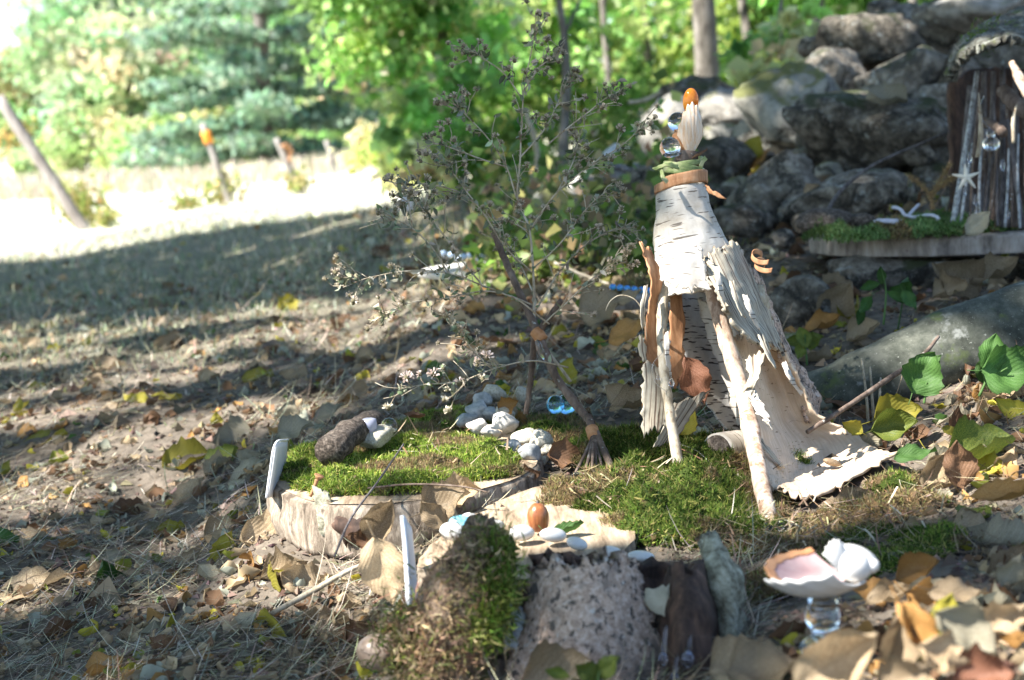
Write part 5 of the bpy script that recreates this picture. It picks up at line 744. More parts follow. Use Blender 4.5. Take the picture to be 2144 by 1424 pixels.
leaves = A(leaves); n = len(leaves); cL = pick([(.15, .18, .10), (.21, .23, .14), (.28, .29, .19), (.12, .14, .08), (.34, .34, .24)], n, .2)
def curlleaf(p, L, cols):
    n = len(p); a = R.normal(size=(n, 3)); a[:, 2] -= .4; a /= np.linalg.norm(a, axis=1)[:, None]; b = np.cross(a, R.normal(size=(n, 3))); b /= np.linalg.norm(b, axis=1)[:, None]; c = np.cross(a, b); L = L[:, None]; rows = []
    for t, w_, h in ((0, .06, 0), (.35, .24, .10), (.7, .2, .05), (1, .02, -.18)): rows += [p+a*L*t+b*L*w_+c*L*h, p+a*L*t+c*L*(h-.07), p+a*L*t-b*L*w_+c*L*h]
    V = np.stack(rows, 1).reshape(-1, 3); i = np.arange(n)[:, None]*12; F = np.concatenate([i+A([[3*r+s, 3*r+s+1, 3*r+s+4, 3*r+s+3]]) for r in range(3) for s in (0, 1)]); return V, [F], np.zeros((n*12, 2)), np.repeat(cols, 12, 0)
ob('leaves', curlleaf(leaves, R.uniform(.0035, .0105, n), cL), M['litter'], AS, kind='stuff')
def headmesh(name, cols, k=26, r=.0042):
    d = rs.normal(size=(k, 3)); d[:, 2] = np.abs(d[:, 2])+.1; d /= np.linalg.norm(d, axis=1)[:, None]; n = len(d); g1 = ell((0, 0, 0), (r*.42, r*.42, r*.5), 8, 6); s = np.cross(d, rs.normal(size=(n, 3))); s /= np.linalg.norm(s, axis=1)[:, None]; V = np.stack([d*r*.3, d*r*.95+s*r*.16, d*r*1.08, d*r*.95-s*r*.16], 1).reshape(-1, 3); i = np.arange(n)[:, None]*4
    g = join([g1+(np.tile(A([[.16, .14, .08]]), (len(g1[0]), 1)),), (V, [i+A([[0, 1, 2, 3]])], np.zeros((n*4, 2)), np.repeat(np.clip(A(cols)*(1+.2*rs.normal(size=(n, 1))), 0, 1), 4, 0))]); return mk(name, g[0], g[1], M['litter'], None, g[3])
hm = [headmesh('flower_head', (.46, .39, .29)), headmesh('flower_head', (.34, .29, .21), 18, .0034), headmesh('flower_head', (.50, .42, .33), 30, .0046)]; hwm = [headmesh('flower_head', (.80, .66, .58), 30, .0058), headmesh('flower_head', (.76, .68, .54), 26, .005)]
heads = A(heads); o0 = wloc(AS)
if len(heads) > 300: ix = rs.choice(len(heads), 300, replace=False)
else: ix = np.arange(len(heads))
for i in ix:
    o = bpy.data.objects.new('flower_head', (hwm if hw[i] else hm)[rs.integers(0, 2 if hw[i] else 3)]); COL.objects.link(o); o.parent = AS; o.location = heads[i]-o0; o.rotation_euler = (rs.uniform(-1, 1), rs.uniform(-1, 1), rs.uniform(0, 6)); o.scale = (rs.uniform(.7, 1.2),)*3
# ------------------------------------------------------------------ twig broom
B = thing('twig_broom', 'tiny twig broom bound with an orange strip', 'broom', P(1245, 1010, 1.30)); ob('handle', tube(PP([(1232,872,1.40),(1240,900,1.385),(1246,930,1.37)]), [.004,.0042,.0036], 9, 14, .15), M['stick'], B); ob('binding', tube(PP([(1239,898,1.387),(1243,918,1.377)]), [.0062,.0058], 12, 6, .12), M['twine'], B.children[0])
for (x1, y1, d1) in [(1204,992,1.325),(1222,1000,1.318),(1238,1004,1.31),(1250,1000,1.325),(1262,985,1.34)]: ob('twig', tube(PP([(1242,912,1.38),((1242+x1)/2+1,(912+y1)/2,(1.38+d1)/2),(x1,y1,d1)]), [.0014,.0015,.0012], 7, 10, .18), M['stick'], B)
ob('long_leg', tube(PP([(1246,900,1.385),(1265,945,1.36),(1292,1005,1.32)]), [.0032,.0034,.003], 8, 16, .15), M['stick'], B)
for (a, b, d, r) in [(1205,993,1.322,.003),(1290,1002,1.318,.002)]: ob('glue_blob', ell(P(a, b, d), (r, r, r*.7), 12, 8, None, .2, 200), M['glue'], B)
# ------------------------------------------------------------------ stick hut on its slab
SC = P(2070, 492, 2.22); SZ = P(1990, 492, 2.05)[2]
th = thing('hut_slab', 'round grey wooden slab holding the stick hut', 'wood slab', (SC[0], SC[1], SZ-.026)); slicedisc(SC, .262, .20, SZ, .027, 9, 90, .03, mats=('greywood', 'greywood'), parent=th, flare=0)
sz = lambda x, y: np.full(np.shape(x), SZ)
mc = [(.13,.22,.07),(.18,.28,.10),(.24,.33,.13),(.10,.17,.05)]
mossbed('rounded green moss cushions along the rim of the hut slab', [PE(1720,487,2.09,.024,.03), PE(1765,490,2.06,.026,.03), PE(1815,495,2.05,.036,.03), PE(1880,488,2.06,.03,.035), PE(1935,486,2.05,.03,.035), PE(1985,490,2.06,.035,.04), PE(2050,490,2.08,.04,.04), PE(2110,492,2.1,.04,.04), PE(2160,492,2.1,.03,.04)], sz, .030, 30000, .0055, .0016, 31, .06, mc, .004)
mossbed('darker moss behind the rim cushions on the hut slab', [PE(1830,465,2.25,.08,.07), PE(1960,465,2.3,.08,.07), PE(2060,465,2.25,.07,.06)], sz, .010, 6000, .008, .0022, 33, .15, mc, .006)
ob('brown_pebble', rock(P(1725, 463, 2.10), (.038, .028, .016), 91, 3, 26, rough=.04), M['driftwood'], label='smooth brown stone lying on the slab left end', cat='stone'); ob('flat_pebble', rock(P(1778, 458, 2.12), (.028, .022, .006), 92, 3, 26, rough=.04), M['stonedark'], label='thin flat grey stone next to the brown stone', cat='stone'); ob('dark_pebble', rock(P(1812, 465, 2.09), (.022, .018, .012), 93, 3, 22, rough=.05), M['driftwood'], label='dark round stone left of the white yarn', cat='stone')
ob('white_yarn', tube(PP([(1868,434,2.10),(1885,438,2.09),(1895,450,2.08),(1915,455,2.07),(1945,450,2.06),(1962,455,2.05),(1964,460,2.05)]), .0024, 7, 40, .2, 3), M['yarn'], label='long curl of white yarn on the hut moss', cat='yarn', group='white yarn pieces'); ob('white_yarn', tube(PP([(1902,452,2.08),(1912,440,2.09),(1924,428,2.10)]), .0024, 7, 16, .2, 4), M['yarn'], label='short white yarn end crossing the long curl', cat='yarn', group='white yarn pieces'); ob('white_yarn', tube(PP([(1830,466,2.05),(1850,463,2.05),(1870,464,2.05),(1888,464,2.05)]), .0038, 7, 24, .25, 5), M['yarn'], label='flat white yarn strip left of the curled yarn', cat='yarn', group='white yarn pieces')
F_ = thing('dry_fern', 'forked dry tan fern sprig beside the hut', 'fern', P(1952, 440, 2.16))
for s in ([(1953,438,2.16),(1948,410,2.16),(1925,385,2.16),(1902,370,2.16)], [(1950,412,2.16),(1965,385,2.16),(1988,345,2.16)], [(1958,400,2.16),(1980,382,2.15),(2000,370,2.14)]):
    p = cr(PP(s), 40); g = [tube(p, np.linspace(.003, .0015, 40), 6, 40)]; n = 420; i = R.integers(0, 40, n); g2 = fronds(p[i], R.uniform(.003, .008, n), np.full(n, .0012), pick([(.34, .24, .11), (.44, .32, .16), (.26, .17, .08)], n), .2); g[0] = g[0]+(np.tile(A([[.3, .2, .1]]), (len(g[0][0]), 1)),); ob('frond', join([g[0], g2]), M['litter'], F_)
K = thing('stick_hut', 'little hut of upright sticks under a curved bark roof', 'fairy hut', P(2080, 470, 2.15))
SK = [(1996,458,2.05,2046,150,2.12,12,'lichenstick'),(2022,460,2.08,2040,230,2.14,9,'darkstick'),(2040,462,2.06,2066,300,2.10,10,'stick'),(2062,465,2.06,2078,330,2.08,9,'darkstick'),(2080,468,2.05,2072,260,2.10,11,'stick'),(2096,470,2.05,2098,150,2.10,12,'darkstick'),(2112,470,2.05,2092,290,2.09,9,'darkstick'),(2128,470,2.05,2120,300,2.06,10,'stick'),(2142,472,2.05,2110,250,2.05,12,'darkstick'),(2162,474,2.06,2150,250,2.08,12,'darkstick'),(2185,474,2.08,2170,240,2.1,12,'stick'),(2210,474,2.12,2190,220,2.14,12,'darkstick'),(2010,455,2.2,2030,180,2.24,12,'darkstick'),(2050,455,2.26,2060,150,2.28,14,'darkstick'),(2100,455,2.3,2100,140,2.3,14,'darkstick'),(2150,455,2.3,2150,130,2.3,14,'darkstick'),(2030,455,2.24,2044,160,2.27,14,'darkstick'),(2075,455,2.29,2080,150,2.3,14,'darkstick'),(2125,455,2.31,2126,140,2.31,14,'darkstick')]
SK += [(2012,458,2.04,2036,300,2.08,6,'lichenstick'),(2030,460,2.05,2052,190,2.09,6,'stick'),(2050,463,2.05,2060,250,2.07,6,'lichenstick'),(2068,466,2.04,2088,300,2.06,6,'stick'),(2088,468,2.04,2080,200,2.08,6,'darkstick'),(2104,470,2.04,2112,310,2.05,6,'lichenstick'),(2120,470,2.04,2106,180,2.07,7,'stick'),(2136,472,2.04,2132,280,2.05,6,'lichenstick'),(2150,472,2.04,2140,200,2.06,7,'stick')]
for k, (a, b, d, a2, b2, d2, wpx, m) in enumerate(SK): ob('wall_stick', tube(PP([(a, b+6, d), ((a+a2)/2+R.uniform(-4, 4), (b+b2)/2, (d+d2)/2), (a2, b2, d2)]), [wpx/FPX*2.05*.55, wpx/FPX*2.05*.5, wpx/FPX*2.05*.42], 10, 22, .14, k), M[m], K)
ob('back_sheet', patch([[(1985,165,2.36),(2100,140,2.42),(2250,140,2.38)],[(1990,300,2.34),(2100,300,2.42),(2250,300,2.36)],[(1990,460,2.32),(2100,460,2.4),(2250,460,2.34)]], 16, 20, .01, .004, .01, 95), M['darkbark'], K)  # dark sheet added to stand in for the shade inside the hut
ob('lintel', tube(PP([(2058,255,2.06),(2085,265,2.03),(2100,278,2.0)]), .007, 10, 12, .12), M['stick'], K); ob('cross_branch', tube(PP([(2100,190,2.08),(2122,215,2.05),(2160,245,2.03)]), [.010,.010,.009], 10, 14, .12), M['stick'], K); ob('split_stake', tube(PP([(2049,195,2.04),(2054,280,2.03),(2046,330,2.03)]), [.0008,.004,.003], 6, 16, .1), M['palestick'], K); ob('split_stake', tube(PP([(2130,215,2.0),(2122,250,2.0),(2122,300,2.0)]), [.0006,.003,.0025], 6, 14, .1), M['palestick'], K); ob('pink_splinter', tube(PP([(2118,130,1.95),(2135,165,1.94),(2156,205,1.93)]), [.004,.0065,.006], 8, 14, .15), M['peeled'], K)
ob('roof', patch([[(1988,172,2.02),(2010,130,1.98),(2060,95,1.96),(2150,88,1.97),(2260,110,2.0)],[(1990,140,2.10),(2020,95,2.08),(2080,60,2.07),(2150,45,2.08),(2260,60,2.1)],[(2000,120,2.22),(2040,75,2.22),(2100,40,2.22),(2160,25,2.22),(2260,35,2.22)],[(2010,125,2.36),(2060,85,2.38),(2120,60,2.38),(2170,50,2.38),(2260,55,2.38)]], 44, 70, .010, .006, .014, 91, 60), M['roofbark'], K)
ob('moss_patch', tuft([(2030,100,2.03),(2060,70,2.05),(2100,55,2.05)], 260, .005, .0016, MG[:2], K).data and patch([[(2012,128,1.985),(2030,112,1.98)],[(2022,112,2.0),(2045,95,1.998)],[(2040,95,2.02),(2070,75,2.02)]], 10, 8, .004, .003, .003, 92), M['mossbark'], K)
for k, (a, b, d, r) in enumerate([(2042,420,2.03,.004),(2046,440,2.03,.005),(2020,400,2.02,.0035),(2100,345,2.02,.004),(2112,450,2.02,.003),(2030,330,2.03,.004),(2070,280,2.03,.005)]): ob('glue_blob', ell(P(a, b, d), (r*.7, r*.7, r*2), 10, 8, None, .3, 200, k), M['glue'], K)
ob('glass_bulb', join([ell(P(2075,302,2.0), (.0112,.0105,.0098), 22, 14), tube(PP([(2075,288,2.0),(2074,276,2.0)]), [.005,.006], 10)]), M['glassclear'], label='clear glass bulb hanging on the hut front', cat='glass bulb')
c = P(2023, 372, 2.01); n5 = []; 
for k in range(5):
    a = math.radians(95+72*k); d = _r*math.cos(a)+_u*math.sin(a)*.95; n5.append(tube([c-_f*.001, c+d*.006, c+d*.013, c+d*.0195], [.0032, .0030, .0020, .0006], 9, 12, .08, k))
ob('starfish', join(n5), M['starfish'], label='pale five-armed starfish hung on the hut wall', cat='starfish')
ob('glue_thread', tube(PP([(2060,200,2.05),(2050,230,2.04),(2062,258,2.03),(2090,282,2.02)]), .0008, 5, 20), M['glue'], label='sagging glue thread across the hut opening', cat='thread', group='stray glue threads')
# ------------------------------------------------------------------ things further back
ob('white_branch', tube(PP([(1112,488,2.95),(1160,440,3.0),(1215,385,3.1),(1262,335,3.2),(1290,310,3.3)]), [.016,.0155,.0135,.012,.010], 12, 30, .10, 3), M['palebark'], label='pale birch branch slanting over the mossy stone', cat='branch')
T = thing('little_table', 'small board table with gravel beside the white boulder', 'table', P(1285, 440, 3.1)); ob('board', patch([[(1228,365,3.25),(1352,362,3.25)],[(1230,378,3.0),(1350,374,3.0)]], 6, 16, .016, .002, .003, 5), M['greywood'], T)
for (a, d) in ((1245, 3.05), (1330, 3.05), (1260, 3.22), (1335, 3.22)): ob('leg', tube(PP([(a, 375, d), (a+2, 440, d)]), .008, 8, 6, .1), M['stick'], T)
for k in range(9): ob('table_pebble', rock(P(1245+k*11, 352+R.uniform(-5, 3), 3.05+R.uniform(0, .12)), A([.014, .012, .010])*R.uniform(.7, 1.2), 200+k, 4, 14), M['pinecone'], label='grey pebble on the board table, %s from the left' % ORD[k], cat='pebble', group='pebbles on the board table')
T = thing('birch_platter', 'flat pale bark platter with shiny beads in the middle distance', 'platter', P(1000, 575, 2.6)); c = P(1020, 556, 2.6); slicedisc(c, .115, .10, c[2], .012, 3, 48, .06, mats=('palebark', 'palebark'), parent=T)
for k in range(12): ob('bead', ell(P(930+k*14+R.uniform(-3, 3), 540+R.uniform(-10, 8), 2.6+R.uniform(-.04, .04)), (.006,.006,.005), 12, 8), M['silver'], label='shiny glass bead on the pale bark platter, %s from the left' % ORD[k], cat='bead', group='beads on the bark platter')
T = thing('beaded_slice', 'small grey wood slice edged with blue beads left of the house', 'wood slice', P(1320, 640, 2.0)); c = P(1330, 612, 2.02); slicedisc(c, .052, .05, c[2], .018, 6, 40, .05, mats=('greywood', 'greywood'), parent=T)
for k in range(6): ob('blue_bead', ell(P(1283+k*15, 601+k*1.5, 1.975+abs(k-2.5)*.004), (.0045, .004, .004), 14, 10), M['bead'], label='shiny blue bead on the small grey slice, %s from the left' % ORD[k], cat='bead', group='blue beads on the small slice')
mossbed('dark moss heaped on the blue-beaded slice', [PE(1330,596,2.03,.035,.03)], lambda x, y: np.full(np.shape(x), c[2]), .018, 1500, .008, .0022, 41, .3, mc)
ob('pale_leaf_fan', patch([[(930,672,2.3),(950,672,2.3)],[(935,645,2.31),(985,655,2.3)],[(955,628,2.32),(982,636,2.31)]], 12, 12, .0012, .002, .003, 6), M['pale'], label='large rounded pale leaf lying behind the aster stems', cat='leaf')
# dead stalks and twigs standing in the middle distance
for k, (s, r, lab) in enumerate([([(1240,430,2.7),(1262,490,2.68),(1300,590,2.62)], .0035, 'dry tan stalk leaning left of the house neck'), ([(1312,395,2.7),(1318,470,2.68),(1322,560,2.65)], .0035, 'upright dry stalk beside the grey stone'), ([(1160,550,2.3),(1230,580,2.3),(1290,600,2.3)], .0025, 'thin bleached stem lying left of the beads'), ([(1100,230,4.4),(1125,330,4.4),(1095,420,4.4)], .008, 'pale crooked branch behind the aster'), ([(1010,455,3.6),(1020,520,3.6)], .004, 'short dry stub in the shade behind the stick'), ([(1315,215,4.3),(1350,210,4.3),(1385,192,4.3)], .006, 'bare grey twig pointing at the white boulder')]): ob('dry_stalk', tube(PP(s), r, 7, 16, .12, k), M['palestick'], label=lab, cat='stalk', group='dry stalks behind the house')
ob('long_twig', tube(PP([(1728,448,2.2),(1762,398,2.25),(1830,345,2.3),(1930,300,2.35),(2000,270,2.4)]), [.003,.003,.0026,.002,.0014], 7, 30, .1), M['darkstick'], label='long dark twig arching in front of the largest stone', cat='twig')
ob('long_twig', tube(PP([(1690,905,1.36),(1760,860,1.38),(1850,800,1.42),(1930,745,1.46),(1965,705,1.48)]), [.0022,.0024,.0026,.0022,.0018], 7, 30, .12), M['stick'], label='grey twig leaning up across the root', cat='twig')
ob('long_twig', tube(PP([(700,1165,1.14),(735,1085,1.18),(790,1010,1.25),(845,930,1.33)]), [.0011,.001,.0009,.0008], 6, 30, .1), M['darkstick'], label='thin dark stem slanting in front of the wood slice', cat='twig')
ob('long_twig', tube(PP([(770,1022,1.27),(860,1014,1.26),(960,1018,1.25),(1020,1030,1.24)]), [.0009,.0009,.0008,.0006], 6, 24, .1), M['stick'], label='fine arched stem lying along the slice front', cat='twig')
ob('long_twig', tube(PP([(560,1290,1.18),(650,1240,1.2),(720,1200,1.2),(770,1178,1.21)]), [.002,.0024,.0022,.002], 7, 24, .14), M['palestick'], label='thin brown stick on the dirt below the slice', cat='twig')
ob('long_twig', tube(PP([(1960,430,2.3),(1985,385,2.32),(2020,352,2.34)]), .0018, 6, 16), M['stick'], label='slim twig behind the dry fern', cat='twig')
for k, (px, py) in enumerate([(1810,800),(1822,800),(1838,805)]): q = G(px+8, py+90); d = float((q-CAM)@_f); ob('dry_stub', tube([q, P(px+4, py+30, d), P(px-6+k*6, py-50+k*18, d*1.01)], [.0016,.0014,.0008], 6, 12), M['palestick'], label=['tallest of the three dry stubs before the root', 'middle dry stub before the root', 'shortest dry stub before the root'][k], cat='stubs', group='dry stubs before the root')
ob('snail', join([ell(G(800, 1400)+A([0, 0, .012]), (.017, .015, .013), 20, 14, rotm(0, .2, 0), .05, 90)]), M['snail'], label='round brown snail shell at the bottom edge', cat='snail shell')
# ------------------------------------------------------------------ fallen leaves
rl = np.random.default_rng(21)
def leafgeo(kind, seed, fold=.2, bend=.6, roll=.5, wav=.05, nr=17, nc=11):
    q = np.random.default_rng(seed); v = np.linspace(0, 1, nr); u = np.linspace(-1, 1, nc); U, Vv = np.meshgrid(u, v)
    t = np.clip(Vv, .001, 1)
    if kind == 0: w_ = .34*np.sin(math.pi*t**.8)**.85
    elif kind == 1: w_ = .46*np.sin(math.pi*t**.62)**.7
    elif kind == 2: w_ = .24*np.sin(math.pi*t**.95)**.8
    else: w_ = .40*np.sin(math.pi*t**.7)**.8*(1+.17*np.sin(t*15+1.0)*np.abs(U)**2)
    w_ = np.maximum(w_, .006)*(1+.07*np.sin(Vv*70+seed)*np.abs(U)**6+.10*fbm(np.stack([Vv*5, np.sign(U)*2+0*Vv, 0*Vv+seed], -1), 1.0, seed, 2)*np.abs(U))
    x = U*w_; Rr = .34/max(roll, .05); ang = x/Rr; X = Rr*np.sin(ang); Zc = Rr*(1-np.cos(ang))+fold*np.abs(x)+wav*np.abs(U)**1.5*np.sin(Vv*q.uniform(6, 13)+q.uniform(0, 6)+np.sign(U)*q.uniform(0, 2))+.085*fbm(np.stack([U*1.4, Vv*3.2, 0*U+seed], -1), 1.0, seed, 3)+q.uniform(-.05, .16)*np.abs(U)**3+q.uniform(0, .25)*np.clip(U*np.sign(q.normal()), 0, 1)**2*Vv
    a = bend*(Vv-.35)+.25*bend*q.normal()*(Vv-.4)**2; dy = np.gradient(Vv, axis=0); yc = np.cumsum(np.cos(a)*dy, 0); zc = np.cumsum(np.sin(a)*dy, 0); yc -= yc[0]; zc -= zc[0]
    tw = q.normal()*.35*(Vv-.4); X2 = X*np.cos(tw)-Zc*np.sin(tw); Z2 = X*np.sin(tw)+Zc*np.cos(tw); Yp = yc-np.sin(a)*Z2; Zp = zc+np.cos(a)*Z2
    V = np.stack([X2, Yp-.5, Zp], -1).reshape(-1, 3); V[:, 2] -= V[:, 2].mean(); UV = np.stack([U, Vv], -1).reshape(-1, 2); g = (V, [gridF(nr, nc)], UV)
    st = tube([(0, -.5, V[nc//2, 2]), (.02, -.62, V[nc//2, 2]+.02), (.05*q.normal(), -.78, V[nc//2, 2]+.08*q.normal())], [.012, .010, .008], 4, 5); return join([g, (st[0], st[1], np.tile([[0.0, .0]], (len(st[0]), 1)))])
VAR = [leafgeo(k, 100+i, f, b, r, w_) for i, (k, f, b, r, w_) in enumerate([(0,.2,.7,.5,.05),(1,.1,.5,.3,.06),(2,.3,1.2,1.2,.03),(3,.15,.6,.4,.07),(0,.5,1.5,1.6,.05),(1,.25,1.0,.9,.08),(3,.4,1.3,1.1,.09),(0,.1,.3,.1,.04),(1,.05,.25,.15,.05),(2,.5,.6,2.0,.04),(1,.3,-.8,1.4,.08),(3,.1,-.5,.2,.08),(0,.9,.4,.4,.05),(1,.2,2.0,.6,.06)])]
_lm = {}
def leaf_mesh(v, m):
    if (v, m) not in _lm: _lm[v, m] = mk('fallen_leaf', VAR[v][0], VAR[v][1], M[m], VAR[v][2])
    return _lm[v, m]
def put(v, m, loc, ydir, nrm, size, label, group=None, name='fallen_leaf', cat='leaf'):
    o = bpy.data.objects.new(name, leaf_mesh(v, m)); COL.objects.link(o); y = Vector(ydir).normalized(); n = Vector(nrm); n = (n-y*n.dot(y)).normalized(); x = y.cross(n); mt = Matrix((x, y, n)).transposed().to_4x4(); mt.translation = Vector(loc); o.matrix_world = mt @ Matrix.Scale(size, 4); return tag(o, label, cat, group)
def L(px, py, lpx, ang, m, v, label, D=None, tilt=.35, dep=0.0, lift=None):
    """a leaf picked out in the photograph; ang = direction of its tip in the picture"""
    if D is None: q = G(px, py); D = float((q-CAM)@_f)-.012; 
    c = P(px, py, D); a = math.radians(ang); y = _r*math.cos(a)+_u*math.sin(a)+_f*dep; n = A([0, 0, 1.])*(1-tilt)-_f*tilt; return put(v, m, c, y, n, lpx/FPX*D, label, 'leaves picked out in the litter')
# around the slice and plank
L(800,1085,150,60,'tan',4,'large curled tan leaf leaning on the front of the slice',1.20,.8); L(803,1200,150,-75,'tan',0,'pale tan leaf hanging down left of the white card',1.06,.8); L(935,1050,110,20,'tan',1,'cream leaf between the slice and the plank',1.25,.6); L(905,1075,80,130,'tan',0,'tan leaf standing behind the blue egg',1.22,.8); L(965,1030,90,10,'tan',3,'crinkled cream leaf on the slice front edge',1.27,.6); L(1190,1105,80,5,'green',2,'dull green leaf lying beside the acorn',1.155,.3)
L(600,1060,70,200,'pale',1,'pale curled leaf under the left of the slice',None,.5); L(745,1130,60,170,'brown',6,'dark brown leaf scrap below the slice bark',1.2,.7); L(1185,955,80,-10,'brown',3,'dark brown crumpled leaf beside the edge pebbles',1.40,.6); L(1110,995,60,10,'brown',6,'brown leaf scrap at the right rim of the slice',1.35,.4)
L(478,1150,82,80,'yellow',1,'yellow-green leaf standing near the slice foot',None,.85); L(228,1212,92,110,'green',3,'dark green toothed leaf on the left dirt',None,.7); L(390,1180,110,35,'tan',2,'rolled tan leaf left of the yellow-green leaf',None,.5); L(400,1040,110,55,'tan',0,'long pale tan leaf lifted off the dirt',None,.8); L(560,1125,120,-5,'tan',3,'broad crumpled tan leaf at the slice foot',None,.4); L(600,1190,120,10,'tan',6,'fuzzy torn leaf mass below the slice',None,.4); L(625,1215,90,160,'tan',1,'grey-tan flat leaf below the torn leaf mass',None,.5); L(675,1285,95,70,'tan',13,'cupped tan leaf with dark hollow at bottom centre',None,.8); L(70,1225,170,8,'tan',0,'large pale leaf at the left edge with green tip',None,.35); L(60,1135,90,20,'tan',1,'pale leaf at the left edge above the large leaf',None,.4); L(355,1112,70,20,'yellow',7,'small yellow leaf scrap on the dirt',None,.5); L(315,1112,60,40,'pale',3,'grey crumpled leaf left of the yellow scrap',None,.5); L(330,1120,36,140,'orange',6,'small orange leaf beside the yellow scrap',None,.5); L(470,1110,90,10,'tan',1,'flat tan leaf between dirt and slice',None,.35); L(430,1200,70,15,'tan',4,'brownish rolled leaf below the tan roll',None,.4)
L(15,992,60,80,'yellow',1,'yellow leaf cut by the left edge of the picture',None,.85); L(485,915,85,200,'pale',1,'big pale leaf lying left of the slice',None,.6); L(455,880,45,90,'yellow',0,'upright small yellow leaf behind the big pale leaf',None,.9); L(465,965,90,40,'mottle',8,'yellow-green mottled leaf at the left of the card',None,.5); L(540,790,70,5,'yellow',7,'flat bright yellow-green leaf on the bare dirt',None,.4); L(610,870,75,80,'pale',1,'pale leaf propped up behind the slice',None,.8); L(690,862,75,20,'pale',0,'silvery leaf just behind the driftwood',1.75,.5); L(620,898,80,10,'pale',1,'pale green-white leaf behind the left card',1.62,.5); L(390,960,110,10,'yellow',3,'long yellow leaf flat on the ground left of the card',None,.3); L(530,985,120,20,'pale',0,'pale green leaf next to the white card',None,.4)
L(350,730,80,60,'tan',10,'tented tan leaf in the shaded grass',None,.8); L(205,800,60,70,'tan',1,'bright tan leaf on the left mid ground',None,.8); L(225,840,50,60,'tan',5,'cupped tan leaf below the bright tan leaf',None,.8); L(235,855,70,15,'tan',0,'tan leaf strip on the left mid ground',None,.4); L(230,765,70,0,'tan',1,'pinkish tan leaf in the left mid ground',None,.3); L(95,920,110,5,'yellow',0,'pale yellow leaf at the left mid ground',None,.3)
# right bank
L(1878,890,100,10,'mottle',5,'large yellow-green spotted leaf beyond the ramp',1.38,.75); L(1882,868,105,12,'yellow',1,'yellow leaf behind the spotted leaf',1.40,.8); L(1785,895,50,150,'yellow',7,'small bright green-yellow leaf before the root',1.38,.7); L(2060,930,150,5,'mottle',5,'big mottled green leaf lying on the right bank',1.22,.35); L(2010,970,110,100,'brown',0,'folded brown leaf standing beside the mottled leaf',1.18,.9); L(1960,975,100,60,'tan',4,'tan folded leaf left of the brown leaf',1.2,.8); L(2075,860,95,120,'tan',8,'pale tan leaf standing on the right bank',1.36,.85); L(2030,880,70,40,'brown',6,'dark brown leaf with holes on the right bank',1.36,.7); L(1790,1040,95,20,'tan',4,'tan leaf tucked under the birch ramp',1.2,.6); L(1910,1105,50,100,'tan',8,'small square tan leaf on the right moss',1.1,.8); L(1925,1190,100,20,'orange',5,'ribbed orange-tan leaf near the bird bath',.98,.6); L(2110,1030,150,0,'orange',2,'pinkish brown curled leaf at the right edge',1.05,.4); L(1990,905,40,-30,'yellow',7,'yellow leaf scrap beside the mottled leaf',1.26,.5); L(1920,950,90,0,'green',0,'dark green leaf under the mottled leaf',1.26,.4); L(2110,960,70,60,'tan',6,'crumpled tan leaf at the right picture edge',1.2,.7)
L(1770,1372,270,38,'tan',4,'very large blurred tan leaf in the bottom right front',.735,.75,-.2); L(1610,1400,170,0,'tan',1,'broad flat tan leaf left of the bird bath foot',.82,.3); L(1930,1330,150,-60,'orange',4,'dark brown leaf behind the large blurred leaf',.77,.7); L(2030,1330,150,-40,'pale',5,'sunlit pale leaf at the bottom right',.76,.6); L(2110,1290,120,30,'tan',6,'bright tan leaf near the right bottom edge',.80,.6); L(1985,1290,110,80,'yellow',0,'yellowish leaf behind the sunlit pale leaf',.82,.7); L(1870,1240,110,10,'tan',4,'tan leaf right behind the bird bath',.92,.5); L(2070,1405,150,10,'red',6,'reddish brown leaf at the bottom right corner',.72,.5); L(1900,1415,140,20,'tan',6,'blurred tan leaf on the bottom edge right of centre',.72,.5); L(2120,1190,90,60,'pale',6,'grey-green leaf at the right edge of the front',.92,.6); L(1560,1390,150,10,'tan',1,'dim tan leaf behind the jagged bark end',.88,.5); L(1880,1340,120,80,'tan',12,'upright brown-tan leaf between front leaves',.78,.85); L(1820,1240,80,170,'orange',8,'small tan leaf in the shade under the shell tip',.95,.4); L(2010,1240,120,-10,'tan',0,'long tan leaf above the sunlit pale leaf',.9,.4); L(1990,1380,130,-30,'tan',13,'torn tan leaf below the sunlit pale leaf',.73,.5)
